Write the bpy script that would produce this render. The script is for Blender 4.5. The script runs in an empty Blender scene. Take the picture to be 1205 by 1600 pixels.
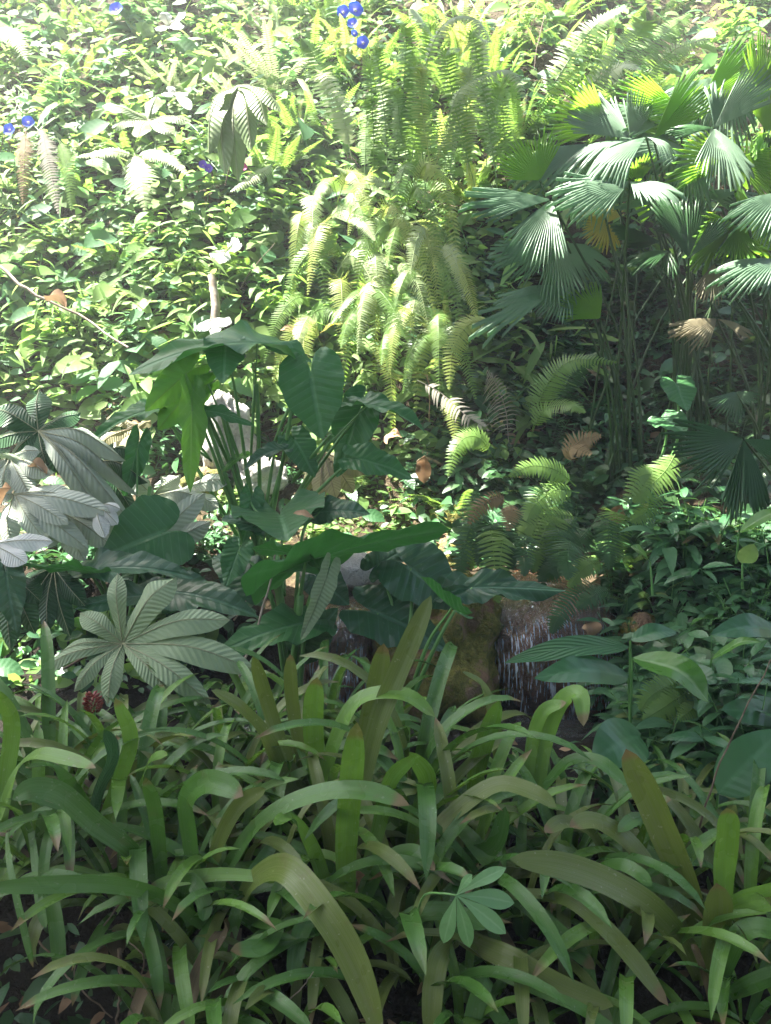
import bpy, math, random
import numpy as np
from mathutils import Vector, noise as mnoise
RNG = random.Random(7)
C = bpy.context.scene.collection
PI = math.pi
R = math.radians
# ------------------------------------------------------------------ camera geometry
CAM = np.array([0.0, 0.0, 1.6]); PITCH = R(12.0); F = 1250.0
FW = np.array([0, math.cos(PITCH), -math.sin(PITCH)]); UP = np.array([0, math.sin(PITCH), math.cos(PITCH)]); RT = np.array([1.0, 0, 0])
def ray(px, py): return FW + RT*((px-602.5)/F) + UP*((800-py)/F)
def P(px, py, Y):
    d = ray(px, py); return CAM + d*(Y/d[1])
def PXM(Y): return Y/F*1.03            # metres per photo pixel at depth Y
# ------------------------------------------------------------------ terrain
_ys = np.array([-40, -2, 0.8, 1.4, 1.75, 2.1, 3.0, 3.25, 3.55, 3.95, 4.6, 5.0, 5.5, 6.0, 7.0, 8.0, 10.0, 14.0, 30.0, 80.0])
_zs = np.array([.0, .0, -.05, -.25, -.12, -.02, .0, -.12, -.16, .18, .32, .52, 1.02, 1.66, 2.92, 4.05, 6.0, 8.6, 9.2, 9.6])
def sst(a, b, x):
    t = np.clip((x-a)/(b-a), 0, 1); return t*t*(3-2*t)
def H(x, y):
    x = np.asarray(x, float); y = np.asarray(y, float)
    z = np.interp(y, _ys, _zs)
    z = z + .42*sst(1.05, 1.7, x)*sst(2.5, 3.1, y)*(1-sst(4.6, 5.4, y))
    z = z + .25*sst(.55, 1.3, -x)*sst(2.9, 3.4, y)*(1-sst(4.6, 5.4, y))
    z = z - 1.1*sst(.3, .6, -x)*(1-sst(1.78, 2.02, y))*sst(.9, 1.3, y)
    k = sst(4.6, 6, y)
    z = z + k*(.12*np.sin(1.7*x+.6*y)+.08*np.sin(3.1*x-1.3*y+1)+.06*np.sin(2.2*y+2.9*x))
    z = z + .018*np.sin(9*x+2*y)*np.sin(7*y-3*x) + .012*np.sin(17*x)*np.sin(15*y+1)
    return z
def hit(px, py, y0=1.2, y1=30, lift=0.0):
    d = ray(px, py); d = d/d[1]
    ys = np.concatenate([np.arange(y0, 12, .02), np.arange(12, y1, .2)])
    p = CAM[None, :] + d[None, :]*ys[:, None]
    k = np.argmax(p[:, 2] < H(p[:, 0], p[:, 1])+lift)
    return p[k]
def to_px(p):
    v = np.asarray(p, float)-CAM; z = v@FW
    return 602.5+F*(v@RT)/z, 800-F*(v@UP)/z
# ------------------------------------------------------------------ mesh building
class Geo:
    def __init__(s): s.v = []; s.f = []; s.uv = []; s.var = []; s.n = 0
    def add(s, v, f, uv=None, var=0.0):
        v = np.asarray(v, float); m = len(v); o = s.n
        s.v.append(v); s.f.extend([tuple(i+o for i in q) for q in f])
        s.uv.append(np.zeros((m, 2)) if uv is None else np.asarray(uv, float))
        s.var.append(np.full(m, float(var))); s.n += m
    def xf(s, M, t):
        g = Geo(); g.f = s.f; g.n = s.n; g.uv = s.uv; g.var = s.var
        g.v = [a@np.asarray(M).T+np.asarray(t) for a in s.v]; return g
    def merge(s, g, M=None, t=None, var=0.0):
        a = np.concatenate(g.v)
        if M is not None: a = a@np.asarray(M).T
        if t is not None: a = a+np.asarray(t)
        o = s.n; s.v.append(a); s.f.extend([tuple(i+o for i in q) for q in g.f])
        s.uv.append(np.concatenate(g.uv)); s.var.append(np.concatenate(g.var)+var); s.n += len(a)
    def mesh(s, name, mat, off=None):
        me = bpy.data.meshes.new(name)
        v = np.concatenate(s.v) if s.v else np.zeros((0, 3))
        if off is not None: v = v-np.asarray(off)
        me.from_pydata(v.tolist(), [], s.f); me.update()
        uv = np.concatenate(s.uv); var = np.concatenate(s.var)
        li = np.empty(len(me.loops), dtype=np.int32); me.loops.foreach_get('vertex_index', li)
        l = me.uv_layers.new(name='UVMap'); l.data.foreach_set('uv', uv[li].astype(np.float32).ravel())
        a = me.attributes.new('var', 'FLOAT', 'POINT'); a.data.foreach_set('value', var.astype(np.float32))
        me.polygons.foreach_set('use_smooth', np.ones(len(me.polygons), dtype=bool))
        me.materials.append(mat); me.update(); return me
def link(name, me, parent=None, loc=None):
    o = bpy.data.objects.new(name, me); C.objects.link(o)
    if parent is not None: o.parent = parent
    if loc is not None: o.location = tuple(float(c) for c in loc)
    return o
def part(name, g, mat, parent, off): return link(name, g.mesh(name, mat, off), parent)
def thing(name, loc, label, cat, group=None):
    o = link(name, None, None, loc); o.empty_display_size = .1; tag(o, label, cat, group); return o
def solo(name, g, mat, loc, label, cat, group=None):
    o = link(name, g.mesh(name, mat, loc), None, loc); tag(o, label, cat, group); return o
def tag(o, label=None, cat=None, group=None, kind=None):
    if label: o['label'] = label
    if cat: o['category'] = cat
    if group: o['group'] = group
    if kind: o['kind'] = kind
def dup(root, loc, rz=0.0, sc=1.0, tilt=(0, 0)):
    r = root.copy(); C.objects.link(r); r.location = tuple(float(c) for c in loc)
    r.rotation_euler = (tilt[0], tilt[1], rz); r.scale = (sc, sc, sc)
    for ch in list(root.children):
        c = ch.copy(); C.objects.link(c); c.parent = r
        for g in list(ch.children):
            d = g.copy(); C.objects.link(d); d.parent = c
    return r
def nz(v):
    v = np.asarray(v, float); return v/(np.linalg.norm(v)+1e-9)
def frame(A, T, n):
    y = nz(np.asarray(T)-A); n = np.asarray(n, float); z = nz(n-y*(n@y)); x = np.cross(y, z)
    return np.stack([x, y, z], 1)
def spline(pts, n):
    p = np.asarray(pts, float); m = len(p)
    if m == 2: return p[0]+(p[1]-p[0])*np.linspace(0, 1, n)[:, None]
    q = np.vstack([2*p[0]-p[1], p, 2*p[-1]-p[-2]]); out = []
    for t in np.linspace(0, m-1, n):
        i = min(int(t), m-2); u = t-i; a, b, c, d = q[i], q[i+1], q[i+2], q[i+3]
        out.append(.5*((2*b)+(-a+c)*u+(2*a-5*b+4*c-d)*u*u+(-a+3*b-3*c+d)*u**3))
    return np.array(out)
def grid_faces(n, m): return [(i*m+j, i*m+j+1, (i+1)*m+j+1, (i+1)*m+j) for i in range(n-1) for j in range(m-1)]
def strip(g, path, w, hint, fold=.15, m=5, var=0.0, wave=0.0, twist=0.0, sc=1.0, seed=0):
    """leaf blade along a path; w = half widths; hint = direction the upper face looks"""
    path = np.asarray(path, float); n = len(path)
    t = np.gradient(path, axis=0); t /= np.linalg.norm(t, axis=1)[:, None]+1e-9
    hint = np.asarray(hint, float); hint = np.broadcast_to(hint, (n, 3))
    sd = np.cross(t, hint); sd /= np.linalg.norm(sd, axis=1)[:, None]+1e-9
    nr = np.cross(sd, t)
    if twist:
        a = np.linspace(0, twist, n)[:, None]; sd, nr = sd*np.cos(a)+nr*np.sin(a), nr*np.cos(a)-sd*np.sin(a)
    s = np.linspace(-1, 1, m); L = np.linalg.norm(np.diff(path, axis=0), axis=1).sum(); w = np.asarray(w, float)
    tt = np.linspace(0, 1, n)
    V = path[:, None, :]+sd[:, None, :]*(s[None, :, None]*w[:, None, None]*math.cos(fold))+nr[:, None, :]*((np.abs(s)[None, :]*w[:, None]*math.sin(fold))[:, :, None])
    if wave:
        V = V+nr[:, None, :]*((np.sin(tt*wave_f(seed)+seed*2.1)[:, None]*np.sign(s)[None, :]+np.sin(tt*wave_f(seed+1)*1.3+seed)[:, None])*np.abs(s)[None, :]*wave*w.max())[:, :, None]
    uv = np.stack([np.broadcast_to(s[None, :], (n, m)), np.broadcast_to(tt[:, None], (n, m))*L*sc], -1)
    g.add(V.reshape(-1, 3), grid_faces(n, m), uv.reshape(-1, 2), var)
def wave_f(seed): return 9+4*math.sin(seed*1.7)
def tube(g, path, r0, r1, k=6, var=0.0):
    path = np.asarray(path, float); n = len(path)
    t = np.gradient(path, axis=0); t /= np.linalg.norm(t, axis=1)[:, None]+1e-9
    h = np.array([.31, .9, .2]); a = np.cross(t, h); a /= np.linalg.norm(a, axis=1)[:, None]+1e-9; b = np.cross(t, a)
    r = np.linspace(r0, r1, n) if np.isscalar(r0) else np.asarray(r0)
    th = np.arange(k+1)*2*PI/k
    V = path[:, None, :]+r[:, None, None]*(a[:, None, :]*np.cos(th)[None, :, None]+b[:, None, :]*np.sin(th)[None, :, None])
    uv = np.stack([np.broadcast_to(th[None, :]/PI-1, (n, k+1)), np.broadcast_to(np.linspace(0, 1, n)[:, None], (n, k+1))], -1)
    g.add(V.reshape(-1, 3), grid_faces(n, k+1), uv.reshape(-1, 2), var)
def prof(n, kind):
    t = np.linspace(0, 1, n)
    if kind == 'strap': return np.minimum(1, .74+.6*t)*np.clip(1-((t-.72).clip(0)/.28)**2.2, 0, 1)**.58*.995+.005
    if kind == 'lance': return (np.sin(PI*t**.72)**.9)*.98+.012
    if kind == 'ellip': return np.sin(PI*np.clip(t, 0, 1)**.85)**.75*.98+.012
    if kind == 'heartlet': return (np.sin(PI*np.clip(t*.8+.2, 0, 1))**.8)*np.clip(t*14, .12, 1)+.005
    if kind == 'obl': return (np.sin(PI*t**1.75)**.8)*.97+.04*(1-t)+.005
    if kind == 'lobe': return (.16+.84*np.sin(PI*.5*np.clip(t/.62, 0, 1)))*np.clip(1-((t-.6).clip(0)/.4)**1.8, 0, 1)**.72+.01
    return np.ones(n)
# ------------------------------------------------------------------ leaf shapes
_ht = np.radians([0, 6, 14, 25, 40, 58, 75, 92, 112, 130, 146, 158, 167, 174, 180])
_hr = np.array([1.0, .93, .82, .71, .62, .56, .53, .515, .52, .535, .53, .47, .35, .2, .08])
def heart(g, A, T, n, width, droop=.25, fold=.12, rip=.02, var=0.0, lobe=.2, bend=0.0, seed=0):
    A = np.asarray(A); L = np.linalg.norm(np.asarray(T)-A); M = frame(A, T, n); K = 64; NR = 9
    th = np.linspace(-PI, PI, K+1); r = np.interp(np.abs(th), _ht, _hr)
    r = r*(1+.02*np.sin(th*9+seed))
    V = []; uv = []
    for k in range(NR+1):
        q = k/NR; x = np.sin(th)*r*q*width/1.03; y = np.cos(th)*r*q
        z = fold*np.abs(x) - droop*np.clip(y, 0, 2)**2 - lobe*np.clip(-y, 0, 1)**1.5 - bend*x*np.abs(x)*2
        ph = (y-.55*np.abs(x))*2*PI*7
        z = z+rip*(np.abs(np.sin(ph/2))-.6)*np.clip(np.abs(x)*4, 0, 1)*.9 + rip*2.2*q**3*np.sin(th*6+seed*3)+rip*1.2*q**3*np.sin(th*13+seed)
        V.append(np.stack([x, y, z], 1)*L); uv.append(np.stack([x/max(width, .2), y], 1))
    V = np.concatenate(V)@M.T+A
    g.add(V, grid_faces(NR+1, K+1), np.concatenate(uv), var)
def wing(g, A, T, n, spread, pleats=16, droop=.15, teeth=.36, pl=.06, var=0.0, hang=.0, seed=0):
    """one pleated part of a fan leaf; every rib ends in a free tapering tip"""
    A = np.asarray(A); L = np.linalg.norm(np.asarray(T)-A); M = frame(A, T, n); rr = random.Random(seed)
    sp = R(spread); dth = sp/pleats; rs = np.array([.03, .2, .4, .58, .72, .82, .91, 1.0])
    for i in range(pleats):
        th0 = -sp/2+i*dth; tc = th0+dth/2; e = abs(tc)/(sp/2+1e-6)
        RL = (1-.22*e**2.2)*(1+rr.uniform(-.07, .05)); cut = 1-teeth*(.75+.5*rr.random()); hz = rr.uniform(-.12, .2)+hang
        vv = []
        for q in rs:
            r = q*RL; wd = 1.0 if q < cut else max(.03, (1-(q-cut)/(1-cut))**.75)
            for s in (-1, 0, 1):
                th = tc+s*dth/2*wd
                z = (pl*r if s == 0 else 0) * (1 if q < .7 else .8) - droop*r*r - hz*max(0, q-cut)**1.4*2.2
                vv.append((r*math.sin(th), r*math.cos(th), z))
        V = (np.array(vv)*L)@M.T+A
        uv = [(s*.999, q) for q in rs for s in (-1, 0, 1)]
        g.add(V, grid_faces(len(rs), 3), uv, var+rr.uniform(-.05, .05))
def palmate(g, A, tips, widths, n, mid=None, fold=-.25, sag=.0, var=0.0, kind='lobe', curl=0.0, under=False, ribs=None):
    """radiating lobes from A to each tip; widths = full widths"""
    A = np.asarray(A)
    for i, (T, w) in enumerate(zip(tips, widths)):
        T = np.asarray(T); L = np.linalg.norm(T-A); N = np.asarray(n(i) if callable(n) else n, float)
        m = A+(T-A)*.55+nz(N)*sag*L*(1 if mid is None else mid[i])
        path = spline([A, m, T-nz(N)*curl*L], 12)
        strip(g, path, prof(12, kind)*w/2, N, fold=fold*(.7+.6*((i*37) % 10)/10), m=7, var=var+((i*53) % 17)/17*.18-.09, wave=.07, seed=i, sc=1/L)
        if ribs is not None: tube(ribs, path+nz(N)*.003, .0022 if w < .2 else .0035, .001, 5)
def frond(g, path, W, hint, n=30, var=0.0, droop=.25, pw=.8, gs=None, stipe=.12, fwd=.25, curlp=0.0, seg=4, rag=0.0, seed=0):
    """fern frond: pinnae on both sides of a rachis"""
    rr = random.Random(seed); path = np.asarray(path, float)
    N = len(path); t = np.gradient(path, axis=0); t /= np.linalg.norm(t, axis=1)[:, None]+1e-9
    L = np.linalg.norm(np.diff(path, axis=0), axis=1).sum(); hint = nz(hint)
    if gs is not None: tube(gs, path, .003*(L/.6)**.5, .001, 4)
    idx = np.linspace(0, N-1, 200)
    for i in range(n):
        q = stipe+(1-stipe)*(i+.3)/n; k = q*(N-1); a = int(min(k, N-2)); u = k-a
        p = path[a]*(1-u)+path[a+1]*u; tt = nz(t[a]*(1-u)+t[a+1]*u)
        s = (q-stipe)/(1-stipe); ln = W*.5*min(1, .45+s*3.0)*(1-s**2.6)**.9+.006
        sp = L*(1-stipe)/n*pw*.5
        sd0 = nz(np.cross(tt, hint)); nr = np.cross(sd0, tt)
        for sg in (-1, 1):
            if rag and rr.random() < rag: continue
            l2 = ln*rr.uniform(.88, 1.08); dz = droop*rr.uniform(.6, 1.4)
            e = nz(sd0*sg+tt*(fwd+rr.uniform(-.08, .08)))
            fw = np.cross(nr, e)*sg*-1
            fw = nz(tt-e*(tt@e))
            vs = []; uv = []
            for j in range(seg):
                x = j/(seg-1); c = p+e*(l2*x)-nr*(dz*l2*x*x)+tt*(curlp*l2*x*x)
                ww = sp*(1-x**2.2)*(1 if j else .75)+.0006
                vs += [c+fw*(sg*ww), c-fw*(sg*ww)]; uv += [(-1, x), (1, x)]
            g.add(vs, grid_faces(seg, 2), uv, var+rr.uniform(-.1, .1))
def leafy(g, A, d, L, w, up=(0, 0, 1), droop=.3, var=0.0, kind='ellip', fold=.2, n=6, m=5, seed=0):
    A = np.asarray(A, float); d = nz(d); up = np.asarray(up, float)
    path = [A+d*(L*s)-np.array([0, 0, 1])*droop*L*s*s for s in np.linspace(0, 1, n)]
    strip(g, path, prof(n, kind)*w/2, up, fold=fold, m=m, var=var, sc=1.0/L)
# ------------------------------------------------------------------ materials
def nn(nt, t, **k):
    n = nt.nodes.new(t)
    for a, b in k.items():
        if a == 'op': n.operation = b
        else: setattr(n, a, b)
    return n
class MB:
    def __init__(s, name):
        s.m = bpy.data.materials.new(name); s.m.use_nodes = True; s.nt = s.m.node_tree; s.nt.nodes.clear()
        s.out = s.nt.nodes.new('ShaderNodeOutputMaterial')
    def L(s, a, b): s.nt.links.new(a, b)
    def math(s, op, a, b=None, c=None, clamp=False):
        n = s.nt.nodes.new('ShaderNodeMath'); n.operation = op; n.use_clamp = clamp
        for i, x in enumerate((a, b, c)):
            if x is None: continue
            if isinstance(x, (int, float)): n.inputs[i].default_value = x
            else: s.L(x, n.inputs[i])
        return n.outputs[0]
    def mix(s, f, a, b, blend='MIX'):
        n = s.nt.nodes.new('ShaderNodeMix'); n.data_type = 'RGBA'; n.blend_type = blend
        for sock, x in ((n.inputs[0], f), (n.inputs[6], a), (n.inputs[7], b)):
            if isinstance(x, (int, float)): sock.default_value = x
            elif isinstance(x, tuple): sock.default_value = (*x, 1)
            else: s.L(x, sock)
        return n.outputs[2]
    def noise(s, scale, detail=3, vec=None, rough=.55):
        n = s.nt.nodes.new('ShaderNodeTexNoise'); n.inputs['Scale'].default_value = scale; n.inputs['Detail'].default_value = detail
        n.inputs['Roughness'].default_value = rough
        if vec is not None: s.L(vec, n.inputs['Vector'])
        return n.outputs['Fac']
    def ramp(s, f, a, b):
        return s.math('MULTIPLY', s.math('SUBTRACT', f, a), 1.0/(b-a), clamp=True)
    def coord(s): 
        n = s.nt.nodes.new('ShaderNodeTexCoord'); return n.outputs['Object']
    def uv(s):
        n = s.nt.nodes.new('ShaderNodeUVMap'); n.uv_map = 'UVMap'
        x = s.nt.nodes.new('ShaderNodeSeparateXYZ'); s.L(n.outputs[0], x.inputs[0]); return x.outputs[0], x.outputs[1], n.outputs[0]
    def bump(s, h, strength=.3, dist=.01, nrm=None):
        b = s.nt.nodes.new('ShaderNodeBump'); b.inputs['Strength'].default_value = strength; b.inputs['Distance'].default_value = dist
        s.L(h, b.inputs['Height'])
        return b.outputs[0]
    def princ(s, col, rough=.5, spec=.5, nrm=None, **kw):
        p = s.nt.nodes.new('ShaderNodeBsdfPrincipled')
        if isinstance(col, tuple): p.inputs['Base Color'].default_value = (*col, 1)
        else: s.L(col, p.inputs['Base Color'])
        if isinstance(rough, (int, float)): p.inputs['Roughness'].default_value = rough
        else: s.L(rough, p.inputs['Roughness'])
        p.inputs['Specular IOR Level'].default_value = spec
        if nrm is not None: s.L(nrm, p.inputs['Normal'])
        for k, v in kw.items(): p.inputs[k.replace('_', ' ')].default_value = v
        return p.outputs[0]
    def done(s, sh): s.L(sh, s.out.inputs['Surface']); return s.m
def leaf_mat(name, c1, c2, under=None, vein=None, vcol=None, rough=.38, trans=.33, tcol=None, spots=.0, dead=None, spec=.5, tip=None, vfreq=7, vs=.5):
    b = MB(name); u, v, uvv = b.uv(); oc = b.coord()
    at = b.nt.nodes.new('ShaderNodeAttribute'); at.attribute_name = 'var'
    oi = b.nt.nodes.new('ShaderNodeObjectInfo')
    f = b.math('ADD', at.outputs['Fac'], b.math('MULTIPLY', b.math('SUBTRACT', oi.outputs['Random'], .5), .5))
    nz1 = b.noise(6, 3, oc); f = b.math('ADD', f, b.math('MULTIPLY', b.math('SUBTRACT', nz1, .5), .7))
    f = b.math('ADD', f, .5, clamp=True)
    col = b.mix(f, c1, c2)
    if dead:                       # some leaves yellowed or brown all over
        col = b.mix(b.ramp(at.outputs['Fac'], .62, .7), col, dead)
    nrm = None; au = b.math('ABSOLUTE', u)
    if vein == 'pinnate':
        mid = b.ramp(au, .045, .015); sv = b.math('FRACT', b.math('MULTIPLY', b.math('SUBTRACT', v, b.math('MULTIPLY', au, .12 if vfreq > 12 else .45)), vfreq))
        tri = b.math('ABSOLUTE', b.math('SUBTRACT', sv, .5)); line = b.ramp(tri, .42, .49)
        vf = b.math('MAXIMUM', mid, b.math('MULTIPLY', line, .6)); col = b.mix(b.math('MULTIPLY', vf, vs), col, vcol or c2)
        hgt = b.math('ADD', b.math('MULTIPLY', b.math('SUBTRACT', .5, tri), 1.0), b.math('MULTIPLY', mid, -1.0))
        nrm = b.bump(b.math('ADD', hgt, b.math('MULTIPLY', b.noise(40, 2, oc), .25)), .8 if vfreq > 12 else .6, .008 if vfreq > 12 else .008)
    elif vein == 'strap':
        mp = b.nt.nodes.new('ShaderNodeMapping'); mp.inputs['Scale'].default_value = (11, .6, 1); b.L(uvv, mp.inputs[0])
        st = b.noise(1.6, 4, mp.outputs[0]); col = b.mix(b.math('MULTIPLY', b.ramp(st, .42, .58), .7), col, vcol or c2)
        mp2 = b.nt.nodes.new('ShaderNodeMapping'); mp2.inputs['Scale'].default_value = (26, .35, 1); b.L(uvv, mp2.inputs[0])
        nrm = b.bump(b.noise(1.5, 2, mp2.outputs[0]), .3, .004)
    elif vein == 'pleat':
        mp = b.nt.nodes.new('ShaderNodeMapping'); mp.inputs['Scale'].default_value = (5, .7, 1); b.L(uvv, mp.inputs[0])
        st = b.noise(1.7, 2, mp.outputs[0]); col = b.mix(b.math('MULTIPLY', st, .5), col, vcol or c2)
        col = b.mix(b.math('MULTIPLY', b.ramp(au, .12, .04), .5), col, vcol or c2)
    elif vein == 'mid':
        col = b.mix(b.math('MULTIPLY', b.ramp(au, .16, .05), vs), col, vcol or c2)
        sv = b.math('FRACT', b.math('MULTIPLY', b.math('SUBTRACT', v, b.math('MULTIPLY', au, .12)), vfreq))
        nrm = b.bump(b.math('ABSOLUTE', b.math('SUBTRACT', sv, .5)), .22, .006)
    if spots:
        sp = b.ramp(b.noise(70, 2, oc), .68, .74); col = b.mix(b.math('MULTIPLY', sp, spots), col, (.45, .45, .35))
        bl = b.ramp(b.noise(13, 5, oc, .65), .6, .68); col = b.mix(b.math('MULTIPLY', bl, spots*.8), col, (.13, .09, .045))
    if tip: col = b.mix(b.math('MULTIPLY', b.ramp(b.math('ADD', v, b.math('MULTIPLY', b.noise(4, 3, oc), .16)), tip[0]+.085, tip[0]+.125), b.math('MULTIPLY', b.ramp(oi.outputs['Random'], .5, .6), .85)), col, tip[1])
    if under:
        ge = b.nt.nodes.new('ShaderNodeNewGeometry'); uc = b.mix(b.math('MULTIPLY', f, .6), under, tuple(x*.7 for x in under))
        if vein == 'pinnate': uc = b.mix(b.math('MULTIPLY', vf, .75), uc, tuple(x*.45 for x in under))
        colp = b.mix(ge.outputs['Backfacing'], col, uc)
    else: colp = col
    rg = b.math('ADD', rough-.06, b.math('MULTIPLY', b.noise(9, 2, oc), .16))
    p = b.princ(colp, rg, spec, nrm)
    if trans:
        tr = b.nt.nodes.new('ShaderNodeBsdfTranslucent')
        tc = b.mix(.5, col, tcol or (c2[0]*1.6+.02, c2[1]*1.5+.03, c2[2]*.7)); b.L(tc, tr.inputs[0])
        ms = b.nt.nodes.new('ShaderNodeMixShader'); ms.inputs[0].default_value = trans
        b.L(p, ms.inputs[1]); b.L(tr.outputs[0], ms.inputs[2]); p = ms.outputs[0]
    return b.done(p)
def soil_mat():
    b = MB('bank_soil'); oc = b.coord(); n1 = b.noise(3, 6, oc); n2 = b.noise(26, 5, oc); n3 = b.noise(90, 3, oc)
    col = b.mix(b.ramp(n1, .35, .65), (.045, .033, .02), (.09, .065, .038))
    col = b.mix(b.ramp(n2, .52, .66), col, (.13, .1, .055)); col = b.mix(b.math('MULTIPLY', b.ramp(n3, .55, .7), .5), col, (.045, .06, .02))
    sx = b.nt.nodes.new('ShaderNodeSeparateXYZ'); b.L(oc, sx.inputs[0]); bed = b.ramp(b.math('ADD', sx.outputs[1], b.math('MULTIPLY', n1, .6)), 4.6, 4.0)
    col = b.mix(b.math('MULTIPLY', bed, .85), col, (.006, .005, .004))  # near-black towards the front: shade of the hollow put into the soil colour
    return b.done(b.princ(col, .9, .2, b.bump(b.math('ADD', n2, b.math('MULTIPLY', n3, .5)), .8, .05)))
def rock_mat(name, c1, c2, moss=0.0, wet=False):
    b = MB(name); oc = b.coord(); n1 = b.noise(5, 6, oc); n2 = b.noise(38, 6, oc, .65); n3 = b.noise(150, 3, oc)
    col = b.mix(b.ramp(n1, .35, .65), c1, c2); col = b.mix(b.math('MULTIPLY', b.ramp(n2, .5, .65), .5), col, tuple(x*.4 for x in c1))
    if moss:
        mf = b.ramp(b.noise(7, 5, oc, .6), .62-moss*.3, .7-moss*.3)
        mc = b.mix(b.ramp(n2, .35, .65), (.1, .12, .02), (.3, .28, .06)); mc = b.mix(b.ramp(n3, .5, .7), mc, (.22, .15, .04)); col = b.mix(mf, col, mc)
    nm = b.bump(b.math('ADD', b.math('MULTIPLY', n2, 1.0), b.math('MULTIPLY', n3, .5)), .9, .03)
    return b.done(b.princ(col, .18 if wet else .75, .6 if wet else .35, nm))
def plain_mat(name, c1, c2, rough=.6, scale=20, trans=0, spec=.4):
    b = MB(name); oc = b.coord(); n = b.noise(scale, 4, oc)
    at = b.nt.nodes.new('ShaderNodeAttribute'); at.attribute_name = 'var'
    f = b.math('ADD', b.ramp(n, .3, .7), at.outputs['Fac'], clamp=True); col = b.mix(f, c1, c2)
    p = b.princ(col, rough, spec, b.bump(n, .3, .01))
    if trans:
        tr = b.nt.nodes.new('ShaderNodeBsdfTranslucent'); b.L(col, tr.inputs[0]); ms = b.nt.nodes.new('ShaderNodeMixShader')
        ms.inputs[0].default_value = trans; b.L(p, ms.inputs[1]); b.L(tr.outputs[0], ms.inputs[2]); p = ms.outputs[0]
    return b.done(p)
def water_mat(name, fall=True):
    b = MB(name); u, v, uvv = b.uv()
    def tex(sx, sy, d=4):
        mp = b.nt.nodes.new('ShaderNodeMapping'); mp.inputs['Scale'].default_value = (sx, sy, 1); b.L(uvv, mp.inputs[0]); return b.noise(1.0, d, mp.outputs[0], .6)
    st = tex(16, 2.2) if fall else tex(9, 14); s2 = tex(90, 6, 3) if fall else tex(30, 40, 3)
    nm = b.bump(b.math('ADD', st, b.math('MULTIPLY', s2, .5)), 1.0, .05 if fall else .012)
    t = b.nt.nodes.new('ShaderNodeBsdfTransparent'); t.inputs[0].default_value = (.93, .93, .95, 1)
    gl = b.nt.nodes.new('ShaderNodeBsdfGlossy'); gl.inputs['Roughness'].default_value = .06; gl.inputs[0].default_value = (.95, .97, 1, 1); b.L(nm, gl.inputs['Normal'])
    fr = b.nt.nodes.new('ShaderNodeFresnel'); fr.inputs['IOR'].default_value = 1.5; b.L(nm, fr.inputs['Normal'])
    ms = b.nt.nodes.new('ShaderNodeMixShader'); b.L(b.math('ADD', fr.outputs[0], .05 if fall else .1), ms.inputs[0]); b.L(t.outputs[0], ms.inputs[1]); b.L(gl.outputs[0], ms.inputs[2])
    if not fall: return b.done(ms.outputs[0])
    foam = b.princ((.7, .72, .78), .4, .5, nm); fm = b.math('MULTIPLY', b.math('MULTIPLY', b.ramp(s2, .5, .62), b.ramp(st, .34, .5)), b.ramp(v, .42, .8))
    m2 = b.nt.nodes.new('ShaderNodeMixShader'); b.L(b.math('MULTIPLY', fm, .9), m2.inputs[0]); b.L(ms.outputs[0], m2.inputs[1]); b.L(foam, m2.inputs[2])
    return b.done(m2.outputs[0])
M = {}
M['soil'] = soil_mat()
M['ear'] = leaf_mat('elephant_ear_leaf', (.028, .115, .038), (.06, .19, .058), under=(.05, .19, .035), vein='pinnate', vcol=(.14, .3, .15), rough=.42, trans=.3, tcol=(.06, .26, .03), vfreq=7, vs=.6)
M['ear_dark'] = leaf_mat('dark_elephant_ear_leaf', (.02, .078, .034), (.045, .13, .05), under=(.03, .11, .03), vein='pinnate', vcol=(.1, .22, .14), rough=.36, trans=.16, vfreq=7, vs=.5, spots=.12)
M['ear_lit'] = leaf_mat('bright_elephant_ear_leaf', (.06, .22, .03), (.14, .34, .05), under=(.1, .3, .05), vein='pinnate', vcol=(.25, .4, .14), rough=.42, trans=.42, vfreq=7, spots=.2)  # lighter copy of the ear leaf; backlight is put into its colour
M['stalk'] = plain_mat('green_stalk', (.085, .22, .055), (.16, .33, .1), .4, 8)
M['palm_stalk'] = plain_mat('palm_stalk', (.025, .06, .015), (.05, .1, .03), .4, 8)
M['palm'] = leaf_mat('fan_palm_leaf', (.14, .255, .16), (.215, .345, .22), under=(.08, .2, .04), vein='pleat', vcol=(.2, .28, .2), rough=.38, trans=.3, tcol=(.2, .5, .03))
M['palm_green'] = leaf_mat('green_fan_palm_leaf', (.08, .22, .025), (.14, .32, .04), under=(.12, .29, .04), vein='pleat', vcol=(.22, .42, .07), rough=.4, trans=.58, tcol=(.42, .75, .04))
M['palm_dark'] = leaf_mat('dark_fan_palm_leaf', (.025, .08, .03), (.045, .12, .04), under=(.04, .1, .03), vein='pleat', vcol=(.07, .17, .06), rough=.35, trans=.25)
M['palm_old'] = leaf_mat('faded_fan_palm_leaf', (.2, .18, .11), (.3, .27, .19), vein='pleat', vcol=(.3, .25, .15), rough=.6, trans=.3)
M['palm_yellow'] = leaf_mat('yellow_fan_palm_leaf', (.32, .26, .03), (.45, .38, .05), vein='pleat', vcol=(.3, .3, .08), rough=.5, trans=.4)
M['brom'] = leaf_mat('bromeliad_green', (.08, .2, .014), (.155, .31, .032), under=(.07, .18, .06), tip=(.9, (.2, .12, .06)), vein='strap', vcol=(.16, .3, .09), rough=.25, spec=.5, trans=.25, spots=.3, dead=(.22, .15, .07))
M['brom_olive'] = leaf_mat('bromeliad_olive', (.072, .13, .013), (.14, .2, .026), under=(.09, .13, .05), tip=(.9, (.2, .12, .06)), vein='strap', vcol=(.17, .2, .08), rough=.28, spec=.48, trans=.18, spots=.4, dead=(.25, .17, .09))
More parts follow.
